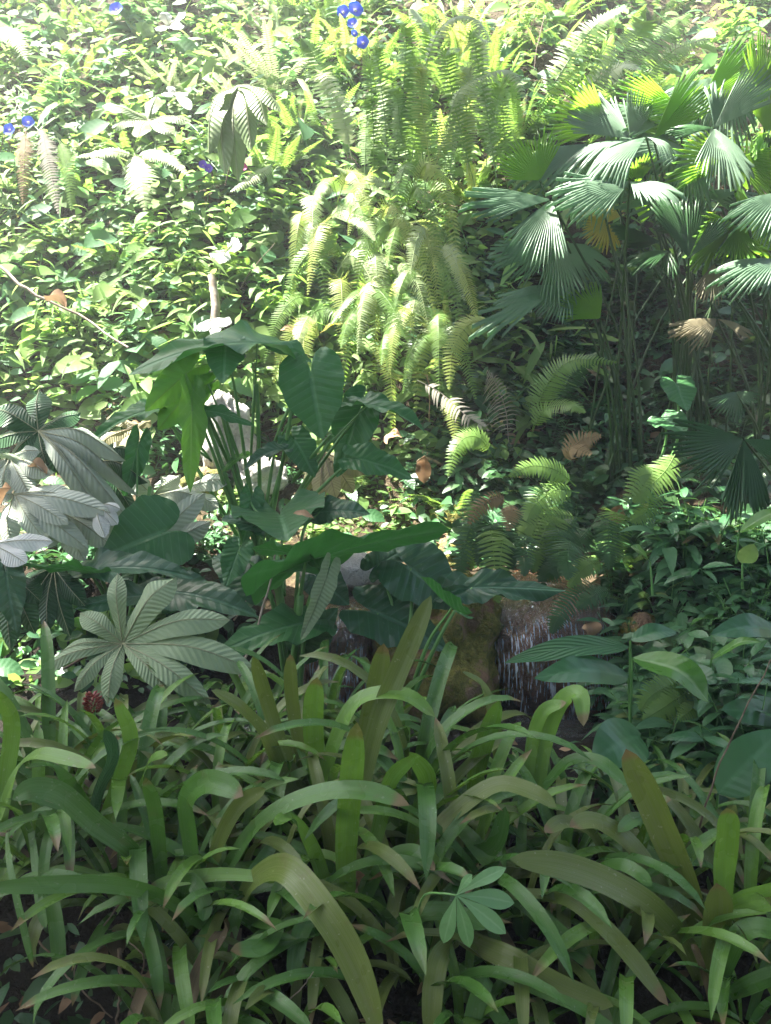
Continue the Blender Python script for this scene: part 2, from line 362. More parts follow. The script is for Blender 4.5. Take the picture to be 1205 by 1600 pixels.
M['brom_dark'] = leaf_mat('bromeliad_deep_green', (.04, .125, .014), (.08, .2, .026), under=(.045, .11, .035), tip=(.9, (.2, .12, .06)), vein='strap', vcol=(.09, .2, .06), rough=.25, spec=.5, trans=.2, spots=.3, dead=(.18, .13, .07))
M['brom_brown'] = leaf_mat('withered_strap_leaf', (.055, .038, .018), (.12, .085, .042), vein='strap', vcol=(.16, .12, .06), rough=.6, trans=.12, spots=.2)
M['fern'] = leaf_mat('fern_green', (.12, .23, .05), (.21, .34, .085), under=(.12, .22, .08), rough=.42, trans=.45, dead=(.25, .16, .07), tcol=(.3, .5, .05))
M['fern_yellow'] = leaf_mat('fern_yellow_green', (.24, .33, .06), (.42, .48, .14), under=(.28, .34, .09), rough=.42, trans=.48, dead=(.35, .22, .07), tcol=(.46, .56, .12))  # yellower copy of the fern; backlit sun glow is put into the colour
M['fern_pale'] = leaf_mat('fern_pale', (.24, .33, .13), (.42, .5, .26), rough=.45, trans=.3, tcol=(.6, .65, .35))  # sun glare on the fronds is put into this pale colour
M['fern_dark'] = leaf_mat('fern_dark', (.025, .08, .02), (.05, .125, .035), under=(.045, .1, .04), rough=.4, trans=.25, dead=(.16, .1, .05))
M['fern_dead'] = leaf_mat('fern_dead', (.17, .115, .05), (.27, .19, .09), rough=.65, trans=.25)
M['fern_grey'] = leaf_mat('fern_grey_dry', (.26, .24, .19), (.36, .33, .27), rough=.65, trans=.2)
M['herb'] = leaf_mat('herb_leaf', (.085, .19, .05), (.2, .34, .1), under=(.1, .2, .08), vein='mid', vcol=(.18, .32, .12), rough=.55, spec=.32, trans=.52, dead=(.45, .4, .1), tcol=(.35, .6, .06), vs=.4)
M['herb_lime'] = leaf_mat('herb_leaf_lime', (.14, .25, .06), (.26, .38, .13), under=(.17, .28, .08), vein='mid', vcol=(.25, .38, .1), rough=.55, spec=.32, trans=.52, dead=(.45, .36, .06), tcol=(.38, .55, .12), vs=.4)
M['herb_blue'] = leaf_mat('herb_leaf_cool', (.06, .17, .07), (.11, .25, .12), under=(.08, .17, .09), vein='mid', vcol=(.14, .27, .14), rough=.55, spec=.32, trans=.52, dead=(.35, .33, .08), vs=.4)
M['herb_dark'] = leaf_mat('herb_leaf_dark', (.028, .1, .035), (.06, .165, .06), under=(.05, .11, .05), vein='mid', vcol=(.08, .19, .08), rough=.33, trans=.22, dead=(.25, .2, .06), vs=.4)  # darker herb copy; shade under the palms is put into its colour
M['broad'] = leaf_mat('broad_leaf_dark', (.025, .1, .04), (.06, .17, .065), under=(.05, .12, .06), vein='mid', vcol=(.09, .22, .1), rough=.3, trans=.2, vs=.5, vfreq=9)
M['broad_bright'] = leaf_mat('broad_leaf_bright', (.06, .18, .025), (.12, .27, .05), under=(.1, .2, .06), vein='mid', vcol=(.3, .42, .2), rough=.27, trans=.3, vs=.5, vfreq=9)  # brighter yellow green tone of the leaf itself
M['cec_pale'] = leaf_mat('palmate_leaf_pale_side', (.22, .31, .17), (.34, .43, .27), vein='pinnate', vcol=(.16, .2, .13), rough=.6, trans=.18, vfreq=16, vs=.25)
M['cec_dark'] = leaf_mat('palmate_leaf_dark_side', (.02, .075, .03), (.045, .12, .04), under=(.36, .42, .36), vein='pinnate', vcol=(.09, .17, .08), rough=.42, trans=.15, vfreq=16, vs=.25)
M['cec_silver'] = leaf_mat('palmate_leaf_silvery_side', (.36, .42, .34), (.5, .54, .47), vein='pinnate', vcol=(.22, .26, .19), rough=.6, trans=.15, vfreq=16, vs=.25)
M['cec_white'] = leaf_mat('palmate_leaf_silver', (.5, .53, .5), (.66, .68, .66), vein='pinnate', vcol=(.35, .38, .33), rough=.6, trans=.12, vfreq=16, vs=.25)
M['cec_tan'] = leaf_mat('palmate_leaf_tan', (.26, .25, .13), (.38, .34, .2), under=(.3, .3, .2), vein='pinnate', vcol=(.15, .1, .05), rough=.6, trans=.3, vfreq=16, vs=.5)
M['cec_olive'] = leaf_mat('palmate_leaf_olive', (.1, .17, .05), (.16, .24, .08), under=(.45, .5, .42), vein='pinnate', vcol=(.25, .3, .15), rough=.45, trans=.3, vfreq=16, vs=.25)
M['dry'] = plain_mat('dry_leaf', (.2, .11, .055), (.42, .28, .16), .65, 12, .2)
M['twig'] = plain_mat('dry_twig', (.09, .06, .04), (.2, .15, .1), .8, 30)
M['bark'] = plain_mat('tree_bark', (.07, .055, .04), (.16, .13, .1), .85, 14)
M['palewood'] = plain_mat('pale_wood', (.2, .15, .11), (.44, .38, .31), .8, 18)
M['rock_moss'] = rock_mat('mossy_rock', (.24, .14, .085), (.36, .25, .16), moss=.8)
M['rock_wet'] = rock_mat('wet_brown_rock', (.26, .08, .03), (.4, .17, .08), wet=True)
M['rock_pale'] = rock_mat('pale_rock', (.42, .39, .35), (.7, .68, .65))  # near-white to carry the brightness of reflecting water
M['water'] = water_mat('falling_sheet'); M['pool'] = water_mat('pool_surface', False)
M['drop'] = plain_mat('falling_water', (.7, .74, .8), (.85, .88, .92), .15, 30, .3, 1.0)
M['violet'] = plain_mat('violet_petal', (.12, .05, .6), (.2, .1, .7), .45, 30, .3)
M['pink'] = plain_mat('pink_petal', (.6, .06, .3), (.75, .15, .45), .45, 30, .3)
def petal_mat(name, c1, c2, throat):
    b = MB(name); u, v, uvv = b.uv(); col = b.mix(b.ramp(v, .35, 1.0), c1, c2); col = b.mix(b.ramp(b.math('ADD', v, b.math('MULTIPLY', b.math('ABSOLUTE', u), .12)), .36, .2), col, throat)
    p = b.princ(col, .5, .3); tr = b.nt.nodes.new('ShaderNodeBsdfTranslucent'); b.L(col, tr.inputs[0]); ms = b.nt.nodes.new('ShaderNodeMixShader'); ms.inputs[0].default_value = .35
    b.L(p, ms.inputs[1]); b.L(tr.outputs[0], ms.inputs[2]); return b.done(ms.outputs[0])
M['blue'] = petal_mat('morning_glory_petal', (.09, .1, .75), (.03, .11, .7), (.8, .75, .85))
M['pistil'] = plain_mat('flower_centre', (.8, .75, .5), (.9, .85, .7), .5, 30)
M['red'] = plain_mat('red_berry', (.17, .022, .018), (.28, .06, .04), .35, 30)
M['crown'] = leaf_mat('canopy_leaf', (.04, .12, .03), (.08, .19, .05), rough=.4, trans=.15)
M['seed'] = leaf_mat('seedling_leaf', (.13, .3, .12), (.2, .38, .18), under=(.2, .35, .2), vein='mid', vcol=(.3, .48, .28), rough=.45, trans=.25, vs=.5)
M['striped'] = leaf_mat('silver_striped_leaf', (.02, .06, .03), (.04, .09, .04), vein='mid', vcol=(.5, .55, .5), rough=.35, trans=.1, vs=.8)
M['rib'] = plain_mat('leaf_rib', (.22, .24, .12), (.36, .36, .22), .5, 8)
# ================================================================== SETTING
def build_terrain():
    g = Geo(); xs = np.concatenate([np.linspace(-60, -6, 22), np.linspace(-5.6, 5.6, 150), np.linspace(6, 60, 22)])
    ys = np.concatenate([np.linspace(-40, 0, 14), np.linspace(.3, 11, 200), np.linspace(11.4, 80, 40)])
    X, Y = np.meshgrid(xs, ys); Z = H(X, Y)
    # far flanks fall off a little so the ridge has its own outline
    V = np.stack([X, Y, Z], -1).reshape(-1, 3); g.add(V, grid_faces(len(ys), len(xs)))
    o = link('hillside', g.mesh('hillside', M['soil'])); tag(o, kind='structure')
build_terrain()
def blob(c, r, seed, amp=.14, nu=84, nv=56, flat=0.0):
    g = Geo(); V = []
    for i in range(nv+1):
        for j in range(nu+1):
            a = PI*i/nv; b = 2*PI*(j % nu)/nu; d = np.array([math.sin(a)*math.cos(b), math.sin(a)*math.sin(b), math.cos(a)])
            k = 1+amp*mnoise.noise(Vector(d*1.6)+Vector((seed*3.1, seed, 0)))*1.6+amp*.5*mnoise.noise(Vector(d*4.5)+Vector((seed, 0, seed*2)))+amp*.3*mnoise.noise(Vector(d*11)+Vector((seed, 5, 0)))+amp*.16*mnoise.noise(Vector(d*27)+Vector((seed, 9, 0)))
            p = d*k
            p = np.sign(p)*np.abs(p)**(1-flat*.4)
            V.append(np.asarray(c)+p*np.asarray(r))
    g.add(np.array(V), [q[::-1] for q in grid_faces(nv+1, nu+1)]); return g
def rock(c, r, seed, mat, label, amp=.14, flat=0.0):
    return solo('boulder' if mat != 'rock_wet' else 'wet_rock', blob(c, r, seed, amp, flat=flat), M[mat], (c[0], c[1], c[2]-r[2]*.5), label, 'rock', 'rocks of the stream')
rock((.27, 3.96, -.02), (.4, .48, .42), 1, 'rock_moss', 'brown boulder half covered in moss between the two falls of the stream', .2, .05)
rock((.85, 4.06, -.06), (.4, .5, .43), 2, 'rock_wet', 'wide wet reddish rock under the larger sheet of falling water', .07, .4)
rock((-.22, 3.95, -.06), (.22, .42, .36), 3, 'rock_wet', 'narrow wet reddish rock under the small fall behind the strap leaves', .08, .3)
rock(P(700, 868, 4.75), (.2, .2, .13), 4, 'rock_moss', 'low yellow mossy stone at the head of the stream')
rock(P(715, 835, 5.0), (.26, .2, .2), 9, 'rock_moss', 'dark mossy stone under the hanging ferns above the stream')
rock(P(535, 892, 4.2), (.24, .16, .11), 5, 'rock_pale', 'pale stone standing in for sky reflection under the large side-on heart leaf', .06)  # stone added where the pool mirrors bright sky
rock(P(345, 705, 5.25), (.2, .2, .34), 6, 'rock_pale', 'tall white stone standing in for a white surface behind the elephant ear stalks', .26)
rock(P(405, 745, 5.1), (.17, .14, .14), 7, 'rock_pale', 'low white stone at the foot of the tall white stone', .24)
rock(P(320, 760, 5.0), (.16, .14, .13), 10, 'rock_moss', 'small grey mossy stone below the tall white stone')
rock(P(1000, 1000, 3.75), (.1, .14, .13), 8, 'rock_moss', 'mossy stone at the fern side edge of the larger fall')
# stream: a film of water that follows each wet rock, running into the lower pool
def water_on(c, r, seed, amp, flat, hx):
    src = blob(c, np.array(r)*1.025+.004, seed, amp, 120, 80, flat); V = np.concatenate(src.v); g = Geo(); keep = {}; fs = []
    for q in src.f:
        m = V[list(q)].mean(0)
        if abs(m[0]-c[0]) < hx and m[2] > c[2]-.1 and m[1] < c[1]+r[1]*.75: fs.append(q)
    for q in fs:
        for i in q: keep.setdefault(i, len(keep))
    W = V[list(keep)]; uv = np.stack([W[:, 0], np.clip((c[1]+r[1]*.2-W[:, 1])*1.0+(c[2]+r[2]-W[:, 2])*1.2, 0, 3)], 1)
    g.add(W, [tuple(keep[i] for i in q) for q in fs], uv); tag(link('stream_water', g.mesh('stream_water', M['water'])), kind='structure')
water_on((.85, 4.06, -.06), (.4, .5, .43), 2, .07, .4, .38)
water_on((-.22, 3.95, -.06), (.22, .42, .36), 3, .08, .3, .19)
g = Geo(); xs = np.linspace(-.7, 1.5, 40); ys = np.linspace(2.95, 3.6, 16); X, Y = np.meshgrid(xs, ys)
g.add(np.stack([X, Y, -.105+.004*np.sin(X*40+Y*25)], -1).reshape(-1, 3), grid_faces(16, 40), np.stack([X, Y], -1).reshape(-1, 2))
tag(link('pool_water', g.mesh('pool_water', M['pool'])), kind='structure')
g = Geo(); rr = random.Random(3)
for i in range(150):
    big = i % 4; x = .85+rr.uniform(-.34, .34) if big else -.21+rr.uniform(-.14, .14)
    q = rr.random()**.7; y = 3.60-.1*(1-q)+rr.uniform(-.05, .0)-.03; z = .08-.2*q+rr.uniform(-.02, .02); l = rr.uniform(.01, .04); r_ = rr.uniform(.0006, .0014)
    tube(g, [(x, y, z+l), (x, y-.002, z+l*.4), (x, y-.004, z)], np.array([.0004, r_, r_*.7]), 0, 4)
o = link('falling_drops', g.mesh('falling_drops', M['drop'])); tag(o, kind='stuff')

# ================================================================== LABELS BY LANDMARK
LM = [(550, 30, 'the blue flower cluster'), (370, 190, 'the drooping grey leaf'), (225, 285, 'the white sunlit frond'), (600, 480, 'the yellow hanging ferns'), (700, 190, 'the upright fern stand'),
      (960, 290, 'the blue-grey fan leaves'), (490, 610, 'the tall heart-shaped leaf'), (80, 680, 'the wilted palmate leaves'), (330, 480, 'the pale stump'), (1000, 60, 'the diagonal top ferns'),
      (780, 620, 'the grey dead frond'), (790, 790, 'the brown dry fern'), (860, 990, 'the larger waterfall'), (1160, 720, 'the dark pleated fan leaf'), (1060, 1060, 'the bright glossy leaf'),
      (200, 1005, 'the pale upturned leaf'), (555, 1270, 'the tall bright strap leaf'), (745, 1420, 'the small palmate seedling'), (1120, 1400, 'the cupped strap leaves'), (60, 215, 'the hanging dry fronds'),
      (90, 470, 'the curled brown leaf'), (120, 1390, 'the long level strap leaf'), (480, 1430, 'the arched olive strap leaf')]
PENDING = []
def zlabel(o, look, cat, group, p):
    PENDING.append((o, look, cat, group, to_px(p)))
def flush_labels():
    seen = {}
    for o, look, cat, group, (x, y) in PENDING:
        lx, ly, t = min(LM, key=lambda l: (l[0]-x)**2+(l[1]-y)**2)
        dx, dy = x-lx, y-ly; d = math.hypot(dx, dy)
        if d < 45: rel = 'close against'
        else:
            v = ('above' if dy < 0 else 'below') if abs(dy) > .4*abs(dx) else ''
            h = ('on the palm side of' if dx > 0 else 'away from palms beside') if abs(dx) > .4*abs(dy) else ''
            rel = (('just ' if d < 95 else 'well ')+v if not h else (('just ' if d < 95 else 'well ')+v+' and '+h if v else h)) 
        lab = f'{look} {rel} {t}'; seen.setdefault((lab), []).append((o, cat, group, x, y))
    for lab, L in seen.items():
        L.sort(key=lambda q: q[4])
        ords = [''] if len(L) == 1 else (['upper ', 'lower '] if len(L) == 2 else (['topmost ', 'middle ', 'lowest '] if len(L) == 3 else [f'{w} highest ' for w in ('first', 'second', 'third', 'fourth', 'fifth', 'sixth', 'seventh', 'eighth', 'ninth', 'tenth')]))
        for i, (o, cat, group, x, y) in enumerate(L):
            s = (ords[min(i, len(ords)-1)]+lab).split()
            tag(o, ' '.join(s[:16]), cat, group)

# ================================================================== PROTOTYPES
def herb_proto(kind, seed, h, nst, nl, lw, mat, label, kindleaf='ellip', droop=.3, spread=.6):
    """clump of leafy stems: foliage + stems"""
    rr = random.Random(seed); gl, gs = Geo(), Geo()
    for k in range(nst):
        a = rr.uniform(0, 2*PI); d = spread*rr.uniform(.3, 1)*h; hh = h*rr.uniform(.55, 1.05)
        b = np.array([math.cos(a)*d*.25, math.sin(a)*d*.25, 0]); tip = np.array([math.cos(a)*d, math.sin(a)*d, hh])
        path = spline([b, b*.6+tip*.4+np.array([0, 0, hh*.18]), tip], 9); tube(gs, path, .0035, .0015, 4)
        for j in range(nl):
            q = .18+.82*(j+rr.random()*.5)/nl; p = path[min(8, int(q*8))]; az = a+j*2.4+rr.uniform(-.5, .5)
            dr = np.array([math.cos(az), math.sin(az), rr.uniform(-.05, .55)]); L = lw[0]*rr.uniform(.65, 1.2)*(1-.25*q)
            up = np.array([-.25*math.cos(az), -.25*math.sin(az), 1])+np.array([rr.uniform(-.35, .35), rr.uniform(-.35, .35), 0])
            leafy(gl, p+dr*.012, dr, L, L*lw[1], up, droop*rr.uniform(.3, 1.7), rr.random()**.9-.35+(.4 if rr.random() < .05 else 0), kindleaf, .22, 6, 3)
    r = thing(kind, (0, 0, 0), label, 'plant'); link('foliage', gl.mesh('foliage', M[mat]), r); link('stems', gs.mesh('stems', M['stalk']), r); return r
def fern_proto(seed, L, nf, W, mat, upright=.5, nst=26):
    rr = random.Random(seed); r = thing('fern', (0, 0, 0), 'fern', 'fern')
    for k in range(nf):
        a = 2*PI*k/nf+rr.uniform(-.4, .4); l = L*rr.uniform(.7, 1.1); e = R(rr.uniform(35, 80)*upright+25); pts = [np.zeros(3)]; p = np.zeros(3)
        for s in range(8):
            e2 = e-(s/8)**1.5*R(rr.uniform(60, 120))*(1.15-upright); p = p+np.array([math.cos(a)*math.cos(e2), math.sin(a)*math.cos(e2), math.sin(e2)])*l/8; pts.append(p)
        g = Geo(); frond(g, spline(pts, 14), W*rr.uniform(.8, 1.15), (math.cos(a)*-.3, math.sin(a)*-.3, 1), nst, rr.uniform(-.2, .25)+(.55 if rr.random() < .07 else 0), rr.uniform(.1, .4), gs=g, seed=seed*31+k, seg=3)
        link('frond', g.mesh('frond', M[mat]), r)
    return r
def brom_proto(seed, L, W, mats, nl=14):
    rr = random.Random(seed); r = thing('bromeliad', (0, 0, 0), 'bromeliad', 'bromeliad')
    for k in range(nl):
        g = Geo(); q = k/(nl-1); a = k*2.39996+rr.uniform(-.25, .25); l = L*(.7+.4*math.sin(PI*min(1, .2+q*.9)))*rr.uniform(.85, 1.15); e = R(84-60*q+rr.uniform(-8, 8))
        p = np.array([math.cos(a)*.015, math.sin(a)*.015, 0]); pts = [p]; cv = R(rr.uniform(40, 110)+65*q)
        for s in range(12):
            e2 = e-cv*((s+.5)/12)**1.8; p = p+np.array([math.cos(a)*math.cos(e2), math.sin(a)*math.cos(e2), math.sin(e2)])*l/12; pts.append(p)
        hint = np.array([-math.cos(a)*.8, -math.sin(a)*.8, .6]); pts = np.array(pts)
        t = np.gradient(pts, axis=0); sd = np.cross(t, (0, 0, 1.0))+1e-6; sdv = nz(np.array([-math.sin(a), math.cos(a), 0])); 
        nr = np.cross(t, sdv)*1.0; nr = nr*np.sign(nr[0]@hint or 1)
        w = W*rr.uniform(.8, 1.15); strip(g, pts, prof(13, 'strap')*w/2, nr, fold=.42 if q < .4 else .24, m=5, var=rr.uniform(-.35, .35)+(.5 if q > .85 and rr.random() < .4 else 0), wave=.06, seed=k, twist=rr.uniform(-.35, .35), sc=1/l)
        m = mats[int(rr.random()*len(mats))]
        if q > .88 and rr.random() < .5: m = 'brom_brown'
        link('leaf', g.mesh('leaf', M[m]), r)
    return r
def hide_proto(r):
    for ch in list(r.children): bpy.data.objects.remove(ch, do_unlink=True)
    bpy.data.objects.remove(r, do_unlink=True)
# ================================================================== ELEPHANT EARS
ears = {}
def ear_plant(key, px, py, Y, label):
    b = P(px, py, Y); b[2] = min(b[2], max(H(b[0], b[1]), b[2]-.3)); ears[key] = (thing('elephant_ear', b, label, 'plant', 'elephant ear plants by the stream'), b)
ear_plant('a', 398, 790, 4.35, 'tall elephant ear plant with upright stalks in front of the white stone')
ear_plant('b', 452, 1010, 3.55, 'low elephant ear plant whose side-on leaf shades the pale stone')
ear_plant('c', 618, 1085, 3.35, 'elephant ear plant growing against the mossy boulder with a cupped leaf')
ear_plant('d', 195, 960, 3.75, 'dark elephant ear plant behind the pale upturned palmate leaf')
ear_plant('e', 985, 770, 4.5, 'small elephant ear with two heart leaves under the fan palms')
def ear(key, mat, A, T, n, w, via=None, droop=.25, fold=.12, rip=.02, lobe=.2, bend=0., r=.0085, seed=[0]):
    seed[0] += 1; root, b = ears[key]; A = P(*A); T = P(*T); g = Geo(); L = np.linalg.norm(T-A)
    heart(g, A, T, n, w, droop, fold, rip, ((seed[0]*37) % 19)/19*.5-.25, lobe, bend, seed[0])
    gs = Geo(); base = b+np.array([((seed[0]*13) % 7-3)*.012, ((seed[0]*29) % 5-2)*.012, -.03])
    mid = [P(*q) for q in via] if via else [b*.45+A*.55+np.array([0, 0, .06])]
    tube(gs, spline([base]+mid+[A], 16), r*1.5, r*.55, 7)
    s = part('leaf_stalk', gs, M['stalk'], root, b); part('leaf_blade', g, M[mat], s, b)
up = (0, -.35, .93)
E = ear
E('a', 'ear', (487, 588, 4.2), (503, 684, 4.12), (-.12, -.85, .45), 1.05, [(455, 640, 4.22), (420, 720, 4.3)], .12, .14, .014, .25)
E('a', 'ear', (402, 536, 4.3), (203, 528, 4.1), (.05, -.25, .95), .55, [(401, 600, 4.3), (392, 720, 4.33)], .3, .2, .02, .5)
E('a', 'ear', (352, 540, 4.25), (348, 582, 4.0), (.1, -.7, .7), .8, [(372, 640, 4.3)], .25, .1, .02)
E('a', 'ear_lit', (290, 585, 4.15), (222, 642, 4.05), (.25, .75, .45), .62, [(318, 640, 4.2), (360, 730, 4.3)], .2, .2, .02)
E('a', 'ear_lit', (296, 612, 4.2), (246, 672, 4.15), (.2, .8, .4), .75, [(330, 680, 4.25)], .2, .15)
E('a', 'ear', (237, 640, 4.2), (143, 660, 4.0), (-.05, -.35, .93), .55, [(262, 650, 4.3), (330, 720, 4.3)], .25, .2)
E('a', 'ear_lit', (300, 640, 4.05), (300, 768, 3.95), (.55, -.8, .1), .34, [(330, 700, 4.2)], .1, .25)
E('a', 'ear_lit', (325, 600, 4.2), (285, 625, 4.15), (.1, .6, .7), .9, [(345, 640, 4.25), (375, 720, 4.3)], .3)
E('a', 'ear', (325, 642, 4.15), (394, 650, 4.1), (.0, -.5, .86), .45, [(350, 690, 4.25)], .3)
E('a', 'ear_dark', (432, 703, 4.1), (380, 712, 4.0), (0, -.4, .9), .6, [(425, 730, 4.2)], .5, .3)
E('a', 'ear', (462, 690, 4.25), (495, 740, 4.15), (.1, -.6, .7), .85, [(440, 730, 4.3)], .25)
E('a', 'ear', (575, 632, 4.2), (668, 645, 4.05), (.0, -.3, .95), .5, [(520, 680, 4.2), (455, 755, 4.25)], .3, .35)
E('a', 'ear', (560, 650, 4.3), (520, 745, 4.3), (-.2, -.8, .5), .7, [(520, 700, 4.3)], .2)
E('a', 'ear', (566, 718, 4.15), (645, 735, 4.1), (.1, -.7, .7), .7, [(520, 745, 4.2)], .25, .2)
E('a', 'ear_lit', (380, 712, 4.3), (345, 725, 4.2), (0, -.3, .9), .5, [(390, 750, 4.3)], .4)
E('b', 'ear', (438, 806, 3.85), (448, 832, 3.55), (0, -.5, .86), 1.5, [(430, 850, 3.7), (445, 930, 3.6)], .1, .3, .02, -.3)
E('b', 'ear', (392, 785, 3.9), (384, 850, 3.8), (.5, -.8, .2), .6, [(420, 850, 3.75)], .2, .3)
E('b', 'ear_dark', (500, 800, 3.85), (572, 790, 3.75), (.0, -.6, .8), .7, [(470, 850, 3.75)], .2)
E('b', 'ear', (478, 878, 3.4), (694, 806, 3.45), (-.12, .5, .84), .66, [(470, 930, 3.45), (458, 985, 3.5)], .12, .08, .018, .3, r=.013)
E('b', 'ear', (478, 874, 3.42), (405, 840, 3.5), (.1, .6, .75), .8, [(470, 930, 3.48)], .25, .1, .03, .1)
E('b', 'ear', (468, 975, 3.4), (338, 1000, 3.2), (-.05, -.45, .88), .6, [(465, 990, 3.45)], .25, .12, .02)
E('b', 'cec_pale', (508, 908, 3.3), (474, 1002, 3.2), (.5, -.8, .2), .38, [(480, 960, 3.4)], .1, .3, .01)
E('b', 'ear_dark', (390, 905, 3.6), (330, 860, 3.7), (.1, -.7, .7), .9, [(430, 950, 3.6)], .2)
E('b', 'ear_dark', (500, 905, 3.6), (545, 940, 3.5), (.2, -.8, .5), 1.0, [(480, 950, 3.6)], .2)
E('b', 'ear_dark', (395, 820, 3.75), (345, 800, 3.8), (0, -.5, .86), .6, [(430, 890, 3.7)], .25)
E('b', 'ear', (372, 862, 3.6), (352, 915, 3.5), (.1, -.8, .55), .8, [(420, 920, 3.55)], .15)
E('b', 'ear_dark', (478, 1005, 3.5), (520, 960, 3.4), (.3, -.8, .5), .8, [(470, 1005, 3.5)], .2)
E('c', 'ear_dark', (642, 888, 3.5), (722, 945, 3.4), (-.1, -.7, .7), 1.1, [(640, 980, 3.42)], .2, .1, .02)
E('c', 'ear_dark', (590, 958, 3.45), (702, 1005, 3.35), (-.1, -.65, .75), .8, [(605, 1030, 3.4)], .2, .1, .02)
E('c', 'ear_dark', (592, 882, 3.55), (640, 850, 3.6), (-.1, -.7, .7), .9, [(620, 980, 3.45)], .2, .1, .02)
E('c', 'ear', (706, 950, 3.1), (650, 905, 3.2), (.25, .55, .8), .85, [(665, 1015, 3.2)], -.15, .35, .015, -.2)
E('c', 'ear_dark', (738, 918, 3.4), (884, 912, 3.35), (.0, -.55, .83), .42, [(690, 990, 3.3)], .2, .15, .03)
E('d', 'ear', (252, 832, 3.7), (160, 866, 3.55), (-.1, -.93, .36), 1.35, [(262, 890, 3.75)], .15, .1, .02)
E('d', 'ear', (140, 894, 3.45), (36, 872, 3.35), (.1, .55, .8), .6, [(160, 925, 3.6)], .15, .1, .02)
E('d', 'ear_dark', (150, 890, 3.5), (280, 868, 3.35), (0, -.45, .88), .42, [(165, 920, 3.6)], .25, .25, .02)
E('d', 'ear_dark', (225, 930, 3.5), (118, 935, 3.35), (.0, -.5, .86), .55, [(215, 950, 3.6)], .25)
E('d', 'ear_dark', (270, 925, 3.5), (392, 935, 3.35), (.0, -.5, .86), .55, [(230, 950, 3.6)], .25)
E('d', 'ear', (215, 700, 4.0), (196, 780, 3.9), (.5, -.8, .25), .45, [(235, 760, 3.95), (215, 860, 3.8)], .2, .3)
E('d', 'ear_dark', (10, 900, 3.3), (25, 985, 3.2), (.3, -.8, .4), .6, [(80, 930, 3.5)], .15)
E('e', 'ear', (1058, 602, 4.4), (1075, 640, 4.3), (.1, -.85, .5), 1.2, [(1055, 700, 4.45)], .1)
E('e', 'ear', (1040, 655, 4.4), (1072, 672, 4.25), (0, -.75, .65), 1.2, [(1035, 710, 4.45)], .1)
# ================================================================== FALLEN / WILTED PALMATE LEAVES
def cec(name, mat, Apx, tips, widths, n, label, Y=None, stem=None, fold=-.25, sag=.06, curl=0., under=False, kind='lobe', mid=None, extra=None):
    A = P(*Apx); T = [P(*t) for t in tips]; W = [w*.86*PXM(t[2]) for w, t in zip(widths, tips)]
    r = thing(name, A, label, 'leaf', 'large fallen palmate leaves'); g = Geo(); rb = Geo()
    palmate(g, A, T, W, n, fold=fold, sag=sag, curl=curl, under=under, ribs=rb, kind=kind, mid=mid)
    if extra:
        ge = Geo(); palmate(ge, A, [P(*t) for t in extra[1]], [w*PXM(t[2]) for w, t in zip(extra[2], extra[1])], extra[3], fold=-1.05, sag=.1, curl=.3, ribs=rb); part('rolled_lobes', ge, M[extra[0]], r, A)
    part('lobes', g, M[mat], r, A); part('leaf_ribs', rb, M['twig' if mat in ('cec_tan',) else 'rib'], r, A)
    if stem:
        s = Geo(); tube(s, spline([A]+[P(*q) for q in stem], 12), .006, .005, 6); part('leaf_stalk', s, M['twig'], r, A)
cec('palmate_leaf', 'cec_pale', (192, 1006, 2.95), [(180, 888, 3.05), (272, 893, 3.0), (356, 958, 2.95), (398, 1036, 2.85), (326, 1090, 2.72), (263, 1078, 2.75), (165, 1094, 2.75), (112, 1075, 2.8), (50, 1046, 2.85), (92, 1012, 2.92), (122, 953, 3.0)],
    [36, 68, 60, 62, 54, 42, 44, 38, 34, 28, 44], (-.02, -.62, .78), 'pale upturned palmate leaf lying face down on the strap leaved bed', stem=[(150, 1018, 2.93), (100, 1045, 2.95)], under=True, fold=-.32, sag=.1, curl=.12)
cec('palmate_leaf', 'cec_dark', (60, 674, 3.95), [(-12, 632, 3.95), (58, 604, 4.1), (124, 640, 4.05), (105, 735, 3.8), (72, 728, 3.8), (10, 722, 3.85), (-25, 690, 3.85)],
    [62, 50, 50, 52, 50, 50, 46], (-.05, -.6, .8), 'wilted palmate leaf with dark green face and pale rolled lobes on the bank', fold=-.45, curl=.1, stem=[(100, 730, 4.0), (125, 770, 4.1)], extra=('cec_silver', [(184, 690, 3.85), (202, 738, 3.75), (196, 788, 3.68), (150, 784, 3.68), (132, 752, 3.72)], [52, 60, 60, 48, 44], (-.05, -.6, .8)))
cec('palmate_leaf', 'cec_silver', (22, 772, 3.7), [(60, 735, 3.8), (118, 772, 3.62), (165, 792, 3.55), (130, 850, 3.5), (62, 836, 3.5), (8, 848, 3.5), (-30, 780, 3.6), (100, 812, 3.5)],
    [38, 50, 54, 48, 46, 46, 46, 44], (-.1, -.75, .65), 'pale grey palmate leaf slumped under the wilted dark one', fold=-.4, curl=.12)
cec('palmate_leaf', 'cec_white', (-14, 850, 3.4), [(84, 846, 3.45), (40, 880, 3.3), (20, 905, 3.3), (-40, 900, 3.3)], [42, 46, 40, 40], (0, -.6, .8), 'silver white palmate leaf at the stream edge under the slumped grey one', fold=-.4)
cec('palmate_leaf', 'cec_dark', (84, 886, 3.5), [(70, 985, 3.3), (105, 992, 3.3), (130, 945, 3.35), (40, 960, 3.35), (30, 915, 3.4)], [40, 44, 44, 40, 36], (0, -.85, .5), 'dark drooping palmate leaf hanging below the green heart leaf', fold=-.5, curl=.1)
